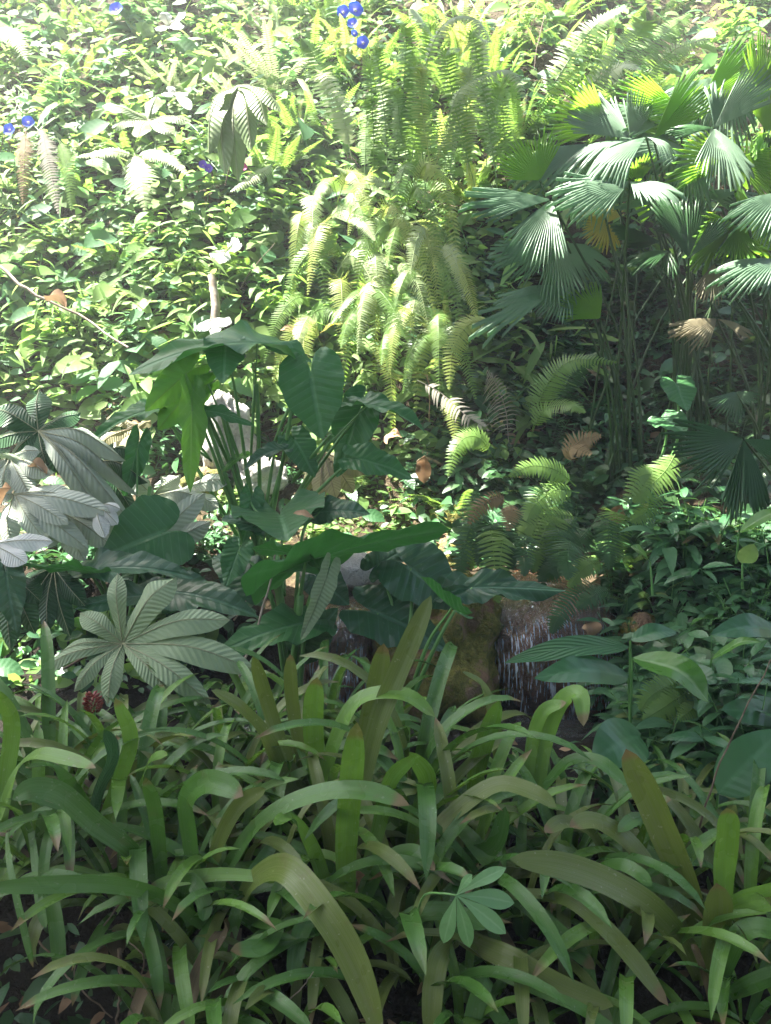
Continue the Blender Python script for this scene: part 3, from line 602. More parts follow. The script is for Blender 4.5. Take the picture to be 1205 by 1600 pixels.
cec('palmate_leaf', 'cec_silver', (215, 880, 3.9), [(140, 800, 3.9), (160, 845, 3.85), (185, 815, 3.9), (320, 770, 4.0), (330, 815, 3.9)], [40, 44, 36, 50, 50], (0, -.8, .6), 'torn grey palmate leaf between the wilted leaf and the elephant ears', fold=-.4)
cec('palmate_leaf', 'cec_olive', (372, 134, 6.55), [(325, 190, 6.3), (326, 240, 6.2), (352, 276, 6.2), (372, 284, 6.2), (393, 235, 6.2), (416, 195, 6.2), (438, 176, 6.3), (400, 140, 6.5)],
    [44, 50, 46, 44, 42, 40, 40, 40], lambda i: (math.sin((i-3.5)*.5)*.6, -.55, .75), 'drooping grey palmate leaf with folded lobes on the sunny slope', fold=-.5, sag=.16, curl=.0, stem=[(372, 200, 6.5), (352, 290, 6.5)])
cec('palmate_leaf', 'cec_olive', (232, 188, 6.6), [(160, 165, 6.5), (175, 200, 6.4), (215, 215, 6.35), (270, 210, 6.4), (300, 190, 6.5), (245, 150, 6.7)], [36, 36, 34, 34, 30, 30], (0, -.6, .8), 'olive palmate leaf spread on the sunny slope above the white frond', sag=.1)
cec('palmate_leaf', 'cec_tan', (505, 706, 4.55), [(478, 768, 4.4), (500, 782, 4.35), (525, 780, 4.35), (553, 770, 4.4), (570, 742, 4.45), (470, 740, 4.5)], [30, 34, 34, 36, 36, 30], (0, -.7, .7), 'tan ribbed palmate leaf hanging behind the elephant ear stalks', fold=-.25)
cec('palmate_leaf', 'cec_white', (355, 392, 5.95), [(330, 402, 5.85), (372, 372, 5.95), (345, 412, 5.8), (378, 385, 5.9)], [26, 30, 26, 26], (0, -.6, .8), 'white crumpled leaf resting on top of the pale stump', sag=.1)
cec('palmate_leaf', 'cec_white', (330, 500, 5.5), [(312, 518, 5.4), (362, 505, 5.45), (340, 520, 5.4), (345, 545, 5.35)], [26, 30, 26, 20], (0, -.6, .8), 'white crumpled leaf at the foot of the pale stump', sag=.1)
cec('palmate_leaf', 'cec_silver', (285, 765, 4.3), [(360, 745, 4.25), (340, 790, 4.15), (300, 810, 4.1), (262, 800, 4.1), (250, 742, 4.3)], [40, 44, 44, 40, 36], (0, -.7, .7), 'crumpled grey palmate leaf below the white stone', fold=-.5, curl=.1)
cec('palmate_leaf', 'cec_tan', (215, 668, 4.35), [(165, 650, 4.3), (150, 690, 4.2), (190, 710, 4.15), (222, 700, 4.2), (235, 655, 4.4)], [30, 34, 34, 30, 28], (0, -.6, .8), 'beige dry palmate leaf behind the rolled lobes of the wilted leaf', fold=-.4, curl=.1)
cec('palmate_leaf', 'cec_white', (265, 40, 7.2), [(245, 48, 7.1), (290, 18, 7.2), (285, 45, 7.1), (255, 18, 7.2)], [22, 26, 22, 22], (0, -.6, .8), 'white bleached leaf near the top of the sunny slope', sag=.1)
cec('palmate_leaf', 'cec_white', (275, 145, 6.8), [(255, 150, 6.7), (290, 150, 6.7), (298, 172, 6.6), (262, 135, 6.8)], [22, 22, 20, 18], (0, -.6, .8), 'white bleached leaf between the olive and the drooping palmate leaves', sag=.1)
cec('palmate_leaf', 'cec_dark', (150, 720, 4.1), [(205, 690, 4.0), (222, 735, 3.9), (205, 790, 3.85), (165, 800, 3.8), (120, 785, 3.85), (110, 735, 4.0)], [60, 64, 62, 56, 56, 50], (-.1, -.6, .8), 'drooping leaf with rolled silver lobes between the wilted dark leaf and the torn grey one', fold=-1.0, curl=.25)
cec('palmate_leaf', 'cec_silver', (95, 800, 3.75), [(150, 770, 3.8), (178, 800, 3.7), (170, 845, 3.6), (125, 868, 3.55), (70, 850, 3.55)], [56, 60, 58, 54, 52], (-.1, -.7, .7), 'grey palmate leaf with overlapping folded lobes above the green underside leaf', fold=-.6, curl=.18)
cec('palmate_leaf', 'cec_white', (150, 790, 3.65), [(110, 800, 3.6), (180, 812, 3.55), (160, 832, 3.5), (185, 790, 3.6)], [36, 44, 40, 30], (-.1, -.6, .8), 'silver crumpled leaf scrap in the heap of wilted leaves', fold=-.7, curl=.2)
cec('palmate_leaf', 'cec_white', (180, 690, 4.3), [(235, 690, 4.25), (225, 715, 4.2), (200, 720, 4.2), (160, 672, 4.35)], [40, 44, 40, 30], (-.1, -.6, .8), 'bleached white leaf behind the rolled silver lobes', fold=-.5, curl=.2)
cec('palmate_leaf', 'cec_silver', (15, 715, 3.8), [(60, 700, 3.8), (75, 735, 3.7), (45, 770, 3.65), (0, 775, 3.65), (-40, 740, 3.7)], [44, 50, 50, 46, 40], (0, -.65, .75), 'pale leaf with short folded lobes under the rolled grey leaf', fold=-.6, curl=.15)
cec('palmate_leaf', 'cec_dark', (20, 900, 3.35), [(60, 935, 3.3), (50, 985, 3.25), (10, 1010, 3.2), (-30, 960, 3.25)], [50, 50, 50, 44], (0, -.7, .7), 'dark slumped leaf at the edge below the silver white one', fold=-.5, curl=.15)
cec('palmate_leaf', 'cec_silver', (240, 775, 4.2), [(205, 745, 4.2), (280, 735, 4.2), (310, 768, 4.1), (290, 805, 4.05), (240, 815, 4.05)], [44, 44, 48, 46, 44], (0, -.7, .7), 'grey folded leaf pushed up against the elephant ear stalks', fold=-.6, curl=.2)
# rolled leaf and dry curled leaves
def dryleaf(px, py, Y, L, w, ang, label, mat='dry', roll=.9, n=(0, -.5, .85), name='dry_leaf'):
    A = P(px, py, Y); d = RT*math.cos(ang)+np.array([0, -.3, math.sin(ang)]); g = Geo(); l = L*PXM(Y)
    strip(g, spline([A, A+nz(d)*l*.5+np.array([0, 0, .12*l]), A+nz(d)*l], 12), prof(12, 'ellip')*w*PXM(Y)/2, n, fold=roll, m=7, wave=.15, seed=int(px), twist=.4)
    solo(name, g, M[mat], A, label, 'leaf', 'dry fallen leaves')
dryleaf(-5, 708, 3.8, 66, 40, -.25, 'rolled grey leaf with a brown broken end over the wilted palmate leaf', 'cec_pale', 1.3, (0, .5, -.85))
dryleaf(45, 730, 3.75, 34, 30, -.3, 'brown curled leaf scrap at the end of the rolled grey leaf')
dryleaf(2, 790, 3.6, 40, 34, .9, 'brown leaf scrap at the edge below the rolled grey leaf')
dryleaf(458, 802, 3.5, 36, 12, -.2, 'small orange dry leaf lying on a dark heart leaf', n=(0, -.7, .7), roll=.3)
dryleaf(662, 755, 4.6, 46, 26, 1.57, 'pale tan leaf standing upright beside the stream head', roll=.35, n=(0, -1, .1))
dryleaf(438, 515, 5.3, 34, 22, -.5, 'orange tan curled leaf above the tall heart-shaped leaf', roll=.6)
dryleaf(600, 690, 5.0, 30, 30, .3, 'tan pointed leaf in the shade below the yellow hanging ferns', roll=.3)
dryleaf(960, 820, 4.3, 36, 26, 1.4, 'tan leaf hanging among the shaded ferns beside the palms', roll=.4, n=(0, -1, .2))
dryleaf(555, 1395, 2.0, 50, 36, 1.2, 'brown crumpled leaf caught at the foot of the tall bright strap leaf', roll=.7)
dryleaf(640, 1455, 1.9, 36, 46, 1.4, 'grey brown round leaf under the small palmate seedling', roll=.3)
dryleaf(1185, 650+560, 2.6, 40, 26, .2, 'tan leaf scrap behind the dark ribbed leaf', roll=.4)
dryleaf(150, 1350, 2.2, 60, 50, .2, 'broad grey dry leaf in the hollow under the long level strap leaf', roll=.2, mat='twig')
dryleaf(875, 1425, 2.0, 30, 24, .6, 'small tan leaf under the olive strap leaves', roll=.4)
dryleaf(915, 975, 3.6, 24, 44, -1.2, 'orange dry fern scrap at the edge of the larger waterfall', roll=.5)
dryleaf(72, 470, 5.4, 36, 34, -.3, 'curled brown ribbed leaf on the shaded side of the sunny slope', roll=1.0)
dryleaf(640, 30, 7.2, 30, 24, .5, 'white bleached leaf scrap above the upright ferns', 'cec_white')
dryleaf(500, 520, 5.4, 44, 14, .3, 'long pale yellow leaf above the tall heart-shaped leaf', 'palm_yellow', .2)
# ================================================================== FAN PALMS
palms = {}
def palm(key, px, py, Y, label):
    b = P(px, py, Y); b[2] = float(H(b[0], b[1])); palms[key] = (thing('fan_palm', b, label, 'palm', 'fan palms'), b)
palm('a', 985, 700, 5.05, 'tall fan palm with blue-grey butterfly leaves nearest the sunny ferns')
palm('b', 1080, 690, 5.25, 'fan palm with bright upright folded leaves in the middle of the clump')
palm('c', 1215, 690, 5.0, 'fan palm with large grey leaves at the edge of the view')
palm('d', 1235, 830, 3.9, 'low fan palm with one dark green pleated leaf over the stream bank')
pseed = [0]
def pf(key, A, wings, base=None, r=.008, bow=.12):
    root, b = palms[key]; A0 = P(*A); pseed[0] += 1; rr = random.Random(pseed[0])
    gs = Geo(); bb = b+np.array([rr.uniform(-.14, .14), rr.uniform(-.12, .12), -.02])
    m = bb*.5+A0*.5+np.array([(bb[0]-A0[0])*.18, (bb[1]-A0[1])*.1, .12*bow*8*abs(A0[2]-bb[2])*.3])
    tube(gs, spline([bb, m, A0], 18), r*1.3, r*.7, 6); st = part('leaf_stalk', gs, M['palm_stalk'], root, b)
    mats = {}
    for w in wings:
        mat, T, n, sp, npl = w[:5]; sp *= 1.15; kw = w[5] if len(w) > 5 else {}
        g = mats.setdefault(mat, Geo()); wing(g, A0, P(*T), n, sp, npl, seed=pseed[0]*7+len(g.v), var=rr.uniform(-.15, .15), **kw)
    for mat, g in mats.items(): part('leaf_fan', g, M[mat], st, b)
f_up = (0, -.6, .8); bk = (0, .9, .35)
pf('a', (984, 284, 4.55), [('palm', (872, 302, 4.4), (-.25, -.72, .65), 66, 20, dict(droop=.22)), ('palm', (1058, 290, 4.3), (.25, -.72, .65), 74, 22, dict(droop=.2, hang=.1))])
pf('a', (862, 312, 4.6), [('palm', (728, 312, 4.5), (-.1, -.75, .66), 36, 14, dict(droop=.1)), ('palm', (826, 412, 4.3), (-.15, -.93, .35), 50, 22, dict(droop=.12))])
pf('a', (844, 282, 4.75), [('palm_green', (788, 232, 4.85), (.15, .95, .2), 62, 16, dict(droop=.05)), ('palm_green', (856, 205, 4.85), (-.2, .95, .2), 36, 10, dict(droop=.05))])
pf('b', (985, 218, 4.95), [('palm', (898, 150, 5.1), (-.1, -.75, .65), 62, 22, dict(droop=.12)), ('palm', (1006, 140, 5.05), (.1, -.95, .3), 42, 16, dict(droop=.05))])
pf('b', (990, 220, 4.9), [('palm', (880, 215, 4.75), (0, -.3, .95), 40, 14, dict(droop=.35, hang=.25))])
pf('b', (1021, 216, 4.8), [('palm_green', (1088, 108, 4.85), (-.55, .8, .2), 24, 12, dict(droop=.05)), ('palm_green', (1118, 140, 4.8), (.4, .85, .3), 26, 10, dict(droop=.1))])
pf('b', (1062, 172, 5.1), [('palm_green', (968, 122, 5.1), (-.1, .75, .65), 34, 12, dict(droop=.2)), ('palm_green', (1012, 150, 5.1), (0, .9, .4), 40, 12)])
pf('b', (1095, 165, 5.1), [('palm_green', (1170, 62, 5.15), (-.3, .9, .3), 32, 14), ('palm_green', (1175, 120, 5.0), (.1, .85, .5), 34, 12)])
pf('b', (1010, 214, 4.65), [('palm', (905, 262, 4.45), (-.05, -.45, .88), 46, 14, dict(droop=.35, hang=.5)), ('palm', (1060, 222, 4.5), (.1, -.4, .9), 40, 10, dict(droop=.3, hang=.4))])
pf('c', (1116, 200, 4.5), [('palm', (1213, 105, 4.5), (-.3, -.9, .3), 40, 18, dict(droop=.1)), ('palm', (1124, 125, 4.6), (.3, -.92, .2), 34, 12, dict(droop=.05)), ('palm', (1150, 274, 4.25), (.1, -.8, .6), 62, 22, dict(droop=.2)), ('palm_dark', (1045, 198, 4.5), (-.1, -.6, .8), 40, 12, dict(droop=.15))])
pf('c', (1200, 208, 4.8), [('palm_green', (1182, 135, 4.85), (0, .95, .2), 40, 14), ('palm_green', (1168, 235, 4.7), (-.1, .8, .5), 46, 14), ('palm_green', (1240, 140, 4.85), (0, .95, .2), 40, 12)])
pf('c', (1190, 150, 4.9), [('palm_green', (1185, 58, 4.95), (0, .95, .2), 46, 16), ('palm_green', (1230, 80, 4.9), (0, .95, .2), 40, 12)])
pf('b', (1076, 404, 4.55), [('palm_dark', (1042, 300, 4.6), (.2, -.9, .25), 34, 12, dict(teeth=.2)), ('palm_dark', (1096, 298, 4.6), (-.1, -.95, .2), 22, 8, dict(teeth=.2)), ('palm_dark', (1138, 335, 4.55), (-.2, -.9, .3), 24, 8, dict(teeth=.2))])
pf('c', (1222, 300, 4.2), [('palm', (1168, 345, 4.0), (-.3, -.8, .5), 60, 18, dict(droop=.2)), ('palm', (1215, 380, 4.0), (.1, -.9, .4), 50, 14)])
pf('c', (1215, 405, 4.3), [('palm', (1140, 425, 4.1), (-.1, -.6, .8), 56, 16, dict(droop=.25)), ('palm', (1200, 450, 4.1), (0, -.8, .5), 50, 12)])
pf('a', (888, 448, 4.85), [('palm', (742, 490, 4.6), (-.1, -.5, .85), 22, 8, dict(droop=.25)), ('palm', (862, 482, 4.6), (-.1, -.75, .6), 50, 14, dict(droop=.3)), ('palm', (780, 448, 4.8), (-.1, -.6, .8), 24, 8, dict(droop=.3))])
pf('a', (938, 498, 4.7), [('palm_green', (878, 462, 4.7), (-.1, -.85, .5), 56, 16), ('palm_green', (925, 440, 4.7), (.1, -.9, .4), 40, 10)])
pf('c', (1120, 498, 4.6), [('palm_old', (1052, 508, 4.5), (-.1, -.6, .8), 34, 10, dict(droop=.25)), ('palm_old', (1090, 528, 4.4), (0, -.8, .6), 30, 8, dict(droop=.3)), ('palm_old', (1178, 515, 4.5), (.1, -.6, .8), 34, 10, dict(droop=.25))])
pf('d', (1162, 686, 3.6), [('palm_dark', (1052, 712, 3.45), (-.1, -.85, .5), 62, 18, dict(droop=.05, teeth=.4)), ('palm_dark', (1144, 815, 3.4), (-.3, -.9, .3), 18, 7, dict(teeth=.15)), ('palm_dark', (1196, 800, 3.4), (.2, -.9, .3), 26, 9, dict(teeth=.15)), ('palm_dark', (1240, 712, 3.5), (.1, -.85, .5), 44, 10)], r=.007)
pf('a', (950, 348, 5.3), [('palm_yellow', (930, 310, 5.35), (0, -.9, .4), 150, 22), ('palm_yellow', (935, 385, 5.2), (0, -.9, .4), 110, 16)])
pf('b', (1032, 378, 5.0), [('palm_dark', (962, 352, 4.9), (-.1, -.6, .8), 40, 12, dict(teeth=.12)), ('palm_dark', (980, 378, 4.9), (-.1, -.7, .7), 30, 9)])
pf('c', (1116, 412, 4.7), [('palm_old', (1110, 466, 4.55), (-.1, -.85, .5), 50, 14, dict(droop=.2)), ('palm_dark', (1180, 385, 4.6), (0, -.6, .8), 30, 10)])
pf('b', (1046, 392, 4.75), [('palm_dark', (990, 398, 4.6), (-.1, -.5, .85), 44, 12, dict(droop=.3)), ('palm_dark', (1050, 420, 4.6), (0, -.7, .7), 44, 10, dict(droop=.3))])
pf('c', (1165, 332, 4.7), [('palm_dark', (1138, 306, 4.7), (0, -.8, .6), 50, 10), ('palm_dark', (1205, 320, 4.65), (0, -.8, .6), 50, 10)])
pf('c', (1150, 612, 4.5), [('palm_dark', (1132, 650, 4.35), (-.1, -.9, .4), 70, 14), ('palm_dark', (1185, 625, 4.4), (.1, -.9, .4), 60, 12)])
pf('b', (985, 255, 5.2), [('palm_green', (940, 275, 5.1), (0, .7, .7), 50, 12), ('palm_dark', (1030, 262, 5.1), (0, -.7, .7), 50, 12)])
pf('d', (1010, 880, 4.2), [('palm_dark', (975, 800, 4.3), (0, -.9, .3), 60, 14), ('palm_dark', (1060, 830, 4.2), (0, -.9, .3), 60, 14)], r=.004)
for k, (px, py, Y, sp) in enumerate([(1075, 235, 5.0, 70), (1145, 250, 4.9, 60), (920, 225, 5.0, 60), (1040, 190, 5.15, 60), (1095, 300, 5.0, 60), (955, 200, 5.2, 60), (1130, 120, 5.2, 60), (870, 380, 4.9, 60), (1150, 350, 4.8, 60)]):
    rr = random.Random(700+k); m = ['palm', 'palm_green', 'palm', 'palm'][k % 4] if py < 340 else ['palm_dark', 'palm', 'palm_green'][k % 3]; l = rr.uniform(95, 125); a = rr.uniform(-.5, .5)
    nn_ = (rr.uniform(-.25, .25), -.65, .75) if m != 'palm_green' else (rr.uniform(-.3, .3), .8, .5)
    pf('abc'[0 if px < 960 else 1 if px < 1100 else 2], (px, py, Y), [(m, (px-l*math.cos(a), py+l*math.sin(a)+10, Y-.15), nn_, sp, 18, dict(droop=.2)), (m, (px+l*math.cos(a+.3), py+l*math.sin(a)*.6+25, Y-.15), nn_, sp, 18, dict(droop=.22, hang=.1)), (m, (px+10, py+l*.85, Y-.3), nn_, sp*.7, 14, dict(droop=.2))])
for k in range(15):                         # bare upright stalks of the clump whose leaves stand above the view
    key = 'abc'[k % 3]; root, b = palms[key]; rr = random.Random(900+k)
    g = Geo(); q = b+np.array([rr.uniform(-.3, .3), rr.uniform(-.25, .25), -.03]); t = P(rr.uniform(900, 1230), rr.uniform(260, 420), 5.1+rr.uniform(-.3, .3))
    tube(g, spline([q, q*.5+t*.5+np.array([(q[0]-t[0])*.15, 0, .05]), t], 10), .009, .005, 5); s = part('leaf_stalk', g, M['palm_stalk'], root, b)
    g = Geo(); wing(g, t, t+np.array([rr.uniform(-.25, .25), rr.uniform(-.2, .1), rr.uniform(.1, .3)]), (rr.uniform(-.3, .3), .8*(1 if k % 2 else -1), .5), 70, 12, seed=k); part('leaf_fan', g, M['palm_dark' if k % 3 else 'palm_green'], s, b)
# ================================================================== FERNS PLACED FROM THE PHOTOGRAPH
def fern(label, items, base, mat='fern', group='ferns'):
    """items: (pixel points (px,py,Y), width px, pinna pairs, extra)"""
    b = P(*base); r = thing('fern', b, label, 'fern', group)
    for k, it in enumerate(items):
        pts, w, n = it[:3]; kw = dict(it[3]) if len(it) > 3 else {}; m = kw.pop('mat', mat); hint = kw.pop('hint', (0, -.75, .66)); g = Geo()
        W = w*PXM(pts[-1][2]); frond(g, spline([P(*q) for q in pts], 18), W, hint, n, kw.pop('var', ((k*37) % 11)/11*.4-.2), gs=g, seed=k+int(base[0]), **kw); part('frond', g, M[mat if m is None else m], r, b)
up_items = []
rr = random.Random(11)
for k in range(22):
    bx = 570+k*11+rr.uniform(-8, 8); tx = bx+rr.uniform(-45, 40); ty = rr.uniform(50, 170); by = rr.uniform(250, 310); Y = rr.uniform(6.3, 7.0)
    up_items.append(([(bx, by, Y-.25), ((bx+tx)/2+rr.uniform(-6, 6), (by+ty)/2, Y-.15), (tx, ty, Y-.05), (tx+rr.choice([-1, 1])*rr.uniform(8, 28), ty+rr.uniform(-24, 14), Y-.4)], rr.uniform(28, 42), 46, dict(hint=(rr.uniform(-.5, .5), -.9, rr.uniform(-.1, .4)), droop=.45, pw=.62, mat=rr.choice(['fern', 'fern', 'fern_yellow', 'fern_yellow', 'fern_pale']))))
for i in range(0, 22, 4):
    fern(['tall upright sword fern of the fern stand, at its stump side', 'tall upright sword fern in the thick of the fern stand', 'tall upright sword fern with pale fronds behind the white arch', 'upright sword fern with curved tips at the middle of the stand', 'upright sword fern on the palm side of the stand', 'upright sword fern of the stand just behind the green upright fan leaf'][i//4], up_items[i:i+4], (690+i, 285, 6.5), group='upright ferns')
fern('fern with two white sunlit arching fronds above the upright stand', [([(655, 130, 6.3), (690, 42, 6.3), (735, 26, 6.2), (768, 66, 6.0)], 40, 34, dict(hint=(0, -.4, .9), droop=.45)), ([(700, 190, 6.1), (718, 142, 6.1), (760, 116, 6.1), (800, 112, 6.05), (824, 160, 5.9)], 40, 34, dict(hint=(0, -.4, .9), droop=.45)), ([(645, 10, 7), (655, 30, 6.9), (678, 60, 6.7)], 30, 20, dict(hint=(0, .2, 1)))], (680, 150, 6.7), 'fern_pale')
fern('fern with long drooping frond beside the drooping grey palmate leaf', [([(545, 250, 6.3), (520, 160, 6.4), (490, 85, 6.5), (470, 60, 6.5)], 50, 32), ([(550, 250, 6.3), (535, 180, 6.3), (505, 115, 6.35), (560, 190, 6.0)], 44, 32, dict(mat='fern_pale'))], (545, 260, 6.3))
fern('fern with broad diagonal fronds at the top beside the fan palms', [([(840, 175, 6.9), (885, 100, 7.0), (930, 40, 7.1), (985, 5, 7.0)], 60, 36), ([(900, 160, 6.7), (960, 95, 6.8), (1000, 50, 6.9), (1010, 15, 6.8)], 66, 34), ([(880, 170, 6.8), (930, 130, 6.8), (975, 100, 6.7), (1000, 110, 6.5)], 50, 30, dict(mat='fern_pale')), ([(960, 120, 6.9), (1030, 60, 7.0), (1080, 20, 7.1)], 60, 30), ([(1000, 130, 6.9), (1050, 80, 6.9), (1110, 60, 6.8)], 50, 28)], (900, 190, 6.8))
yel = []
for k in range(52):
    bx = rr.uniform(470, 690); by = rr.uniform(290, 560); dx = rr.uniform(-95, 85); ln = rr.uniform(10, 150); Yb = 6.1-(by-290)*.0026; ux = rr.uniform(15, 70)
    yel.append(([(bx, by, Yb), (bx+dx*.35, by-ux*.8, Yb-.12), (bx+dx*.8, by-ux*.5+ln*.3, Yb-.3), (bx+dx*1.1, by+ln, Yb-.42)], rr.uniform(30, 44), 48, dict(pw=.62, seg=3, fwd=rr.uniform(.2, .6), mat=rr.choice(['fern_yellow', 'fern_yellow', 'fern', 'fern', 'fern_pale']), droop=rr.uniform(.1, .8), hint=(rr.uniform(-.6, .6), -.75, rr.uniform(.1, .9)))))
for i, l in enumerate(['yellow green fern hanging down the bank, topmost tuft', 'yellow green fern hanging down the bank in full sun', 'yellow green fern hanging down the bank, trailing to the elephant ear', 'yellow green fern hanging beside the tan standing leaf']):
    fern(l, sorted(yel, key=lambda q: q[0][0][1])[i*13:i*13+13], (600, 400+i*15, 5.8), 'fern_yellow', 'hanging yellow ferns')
fern('fern with one arched frond at the sun and shade edge', [([(775, 500, 5.2), (735, 505, 5.15), (708, 545, 5.1), (702, 610, 5.0)], 44, 32), ([(690, 500, 5.4), (660, 540, 5.3), (650, 640, 5.1)], 34, 28, dict(mat='fern_yellow')), ([(690, 620, 5.2), (705, 640, 5.1), (712, 690, 5.0)], 30, 22)], (760, 520, 5.2), 'fern_yellow')
fern('large arched fern in the shade beneath the palms', [([(832, 672, 5.0), (850, 610, 5.0), (890, 565, 4.95), (965, 566, 4.8)], 52, 40), ([(830, 680, 5.0), (850, 640, 4.95), (890, 632, 4.8), (915, 645, 4.7)], 40, 30), ([(860, 640, 5.1), (900, 580, 5.1), (940, 550, 5.1)], 40, 28, dict(mat='fern_dark'))], (832, 685, 5.0), 'fern')
fern('grey dead fern with bare curled ribs standing in the shade', [([(795, 690, 4.95), (790, 640, 4.95), (775, 600, 4.9), (760, 578, 4.85)], 66, 20, dict(pw=.28, curlp=-.7, droop=.5))], (795, 690, 4.95), 'fern_grey')
fern('grey dead fern frond leaning down to the living ferns', [([(652, 594, 5.05), (690, 615, 5.0), (730, 650, 4.9), (765, 672, 4.85)], 42, 26, dict(rag=.3, curlp=.3))], (652, 594, 5.05), 'fern_grey')
fern('cool green fern with arched combs at the stream head', [([(770, 712, 4.7), (750, 685, 4.65), (725, 685, 4.6), (702, 715, 4.5)], 48, 28), ([(772, 700, 4.7), (745, 680, 4.7), (715, 700, 4.6), (700, 745, 4.5)], 40, 24)], (770, 715, 4.7), 'fern')
fern('brown dry fern with two ragged fronds over the stream', [([(795, 788, 3.95), (775, 778, 3.92), (750, 792, 3.88), (732, 820, 3.85)], 38, 15, dict(pw=.75)), ([(795, 785, 3.95), (798, 795, 3.88), (797, 810, 3.85), (794, 830, 3.82)], 38, 14, dict(pw=.75))], (796, 785, 3.95), 'fern_dead')
fern('dusty brown fern in the shade behind the green combs', [([(880, 720, 4.7), (905, 690, 4.7), (940, 680, 4.65)], 50, 16, dict(pw=.9)), ([(880, 720, 4.7), (895, 700, 4.6), (925, 710, 4.5)], 40, 14, dict(pw=.9))], (880, 722, 4.7), 'fern_dead')
fern('green fern with toothed fronds above the brown dry fern', [([(900, 760, 4.3), (870, 735, 4.25), (830, 728, 4.2), (795, 745, 4.1)], 46, 22, dict(pw=.9)), ([(905, 770, 4.3), (870, 765, 4.2), (835, 790, 4.1), (822, 815, 4.0)], 50, 20, dict(pw=.9)), ([(910, 810, 4.2), (870, 805, 4.1), (830, 820, 4.0), (812, 838, 3.95)], 52, 22, dict(pw=.9))], (905, 770, 4.3), 'fern')
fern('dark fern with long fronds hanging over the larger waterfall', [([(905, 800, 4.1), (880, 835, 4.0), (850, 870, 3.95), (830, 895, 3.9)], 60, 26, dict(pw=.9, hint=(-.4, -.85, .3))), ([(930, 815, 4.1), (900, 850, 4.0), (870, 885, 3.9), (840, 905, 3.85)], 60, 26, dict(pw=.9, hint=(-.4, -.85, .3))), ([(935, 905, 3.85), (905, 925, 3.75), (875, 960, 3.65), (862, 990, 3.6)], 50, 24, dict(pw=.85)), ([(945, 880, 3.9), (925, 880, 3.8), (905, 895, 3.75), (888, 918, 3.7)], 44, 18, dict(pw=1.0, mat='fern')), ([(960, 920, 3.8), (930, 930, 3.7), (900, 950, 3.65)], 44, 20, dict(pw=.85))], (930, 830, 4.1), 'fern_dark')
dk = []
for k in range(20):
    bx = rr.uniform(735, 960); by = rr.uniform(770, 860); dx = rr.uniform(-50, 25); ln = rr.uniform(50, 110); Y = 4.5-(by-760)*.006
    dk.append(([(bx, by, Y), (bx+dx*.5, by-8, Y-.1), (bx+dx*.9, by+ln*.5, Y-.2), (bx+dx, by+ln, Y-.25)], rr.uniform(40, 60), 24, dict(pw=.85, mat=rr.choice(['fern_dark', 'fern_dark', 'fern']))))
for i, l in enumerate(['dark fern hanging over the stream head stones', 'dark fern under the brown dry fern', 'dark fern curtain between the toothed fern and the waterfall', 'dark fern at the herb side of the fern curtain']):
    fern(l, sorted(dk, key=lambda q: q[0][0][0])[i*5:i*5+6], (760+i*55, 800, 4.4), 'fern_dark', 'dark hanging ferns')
fern('olive fern under the low dark fan leaf', [([(1060, 700, 4.2), (1040, 735, 4.1), (1010, 765, 4.0), (990, 785, 3.95)], 56, 22, dict(pw=.9)), ([(1065, 720, 4.2), (1030, 740, 4.1), (1000, 745, 4.05), (975, 790, 3.9)], 50, 22, dict(pw=.9)), ([(1040, 770, 4.1), (1010, 800, 4.0), (985, 815, 3.95)], 40, 18)], (1060, 705, 4.2), 'fern')
fern('hanging fern with one tan and two grey fronds on the slope edge', [([(40, 205, 6.0), (38, 250, 5.9), (36, 320, 5.8)], 30, 30, dict(mat='fern_dead', hint=(0, -1, .1))), ([(65, 200, 6.0), (75, 250, 5.9), (92, 335, 5.75)], 34, 34, dict(mat='fern_grey', hint=(0, -1, .1))), ([(90, 215, 6.0), (105, 260, 5.9), (112, 330, 5.8)], 30, 30, dict(mat='fern', hint=(0, -1, .1)))], (62, 198, 6.0))
fern('white sunlit fern with one hanging broad frond and two level ones', [([(210, 240, 6.2), (215, 255, 6.15), (222, 285, 6.0), (227, 330, 5.9)], 58, 22, dict(pw=1.0)), ([(215, 245, 6.2), (180, 236, 6.15), (150, 240, 6.1), (118, 246, 6.0)], 26, 22, dict(pw=1.0)), ([(215, 245, 6.2), (240, 240, 6.15), (268, 250, 6.1), (296, 275, 6.0)], 26, 22, dict(pw=1.0))], (212, 244, 6.2), 'fern_pale')
fern('white sunlit fern frond reaching level above the yellow ferns', [([(620, 290, 6.1), (590, 283, 6.1), (555, 272, 6.0), (525, 262, 5.9)], 28, 26), ([(430, 255, 6.3), (400, 275, 6.2), (360, 300, 6.1)], 24, 22)], (620, 290, 6.1), 'fern_pale')
fern('arched fern at the upper edge of the sunny slope', [([(-20, 50, 6.6), (5, 48, 6.6), (28, 62, 6.5), (42, 95, 6.4)], 34, 24, dict(mat='fern_pale'))], (-20, 55, 6.6))
fern('fine cut fern frond under the bright glossy leaf', [([(1090, 1060, 2.9), (1050, 1070, 2.85), (1020, 1085, 2.8), (1000, 1110, 2.75)], 60, 22, dict(pw=.95)), ([(1095, 1070, 2.9), (1060, 1090, 2.8), (1030, 1110, 2.75), (1005, 1125, 2.7)], 54, 22, dict(pw=.95)), ([(1100, 1080, 2.9), (1090, 1100, 2.8), (1060, 1125, 2.7)], 50, 20, dict(pw=.95))], (1095, 1065, 2.9), 'fern')
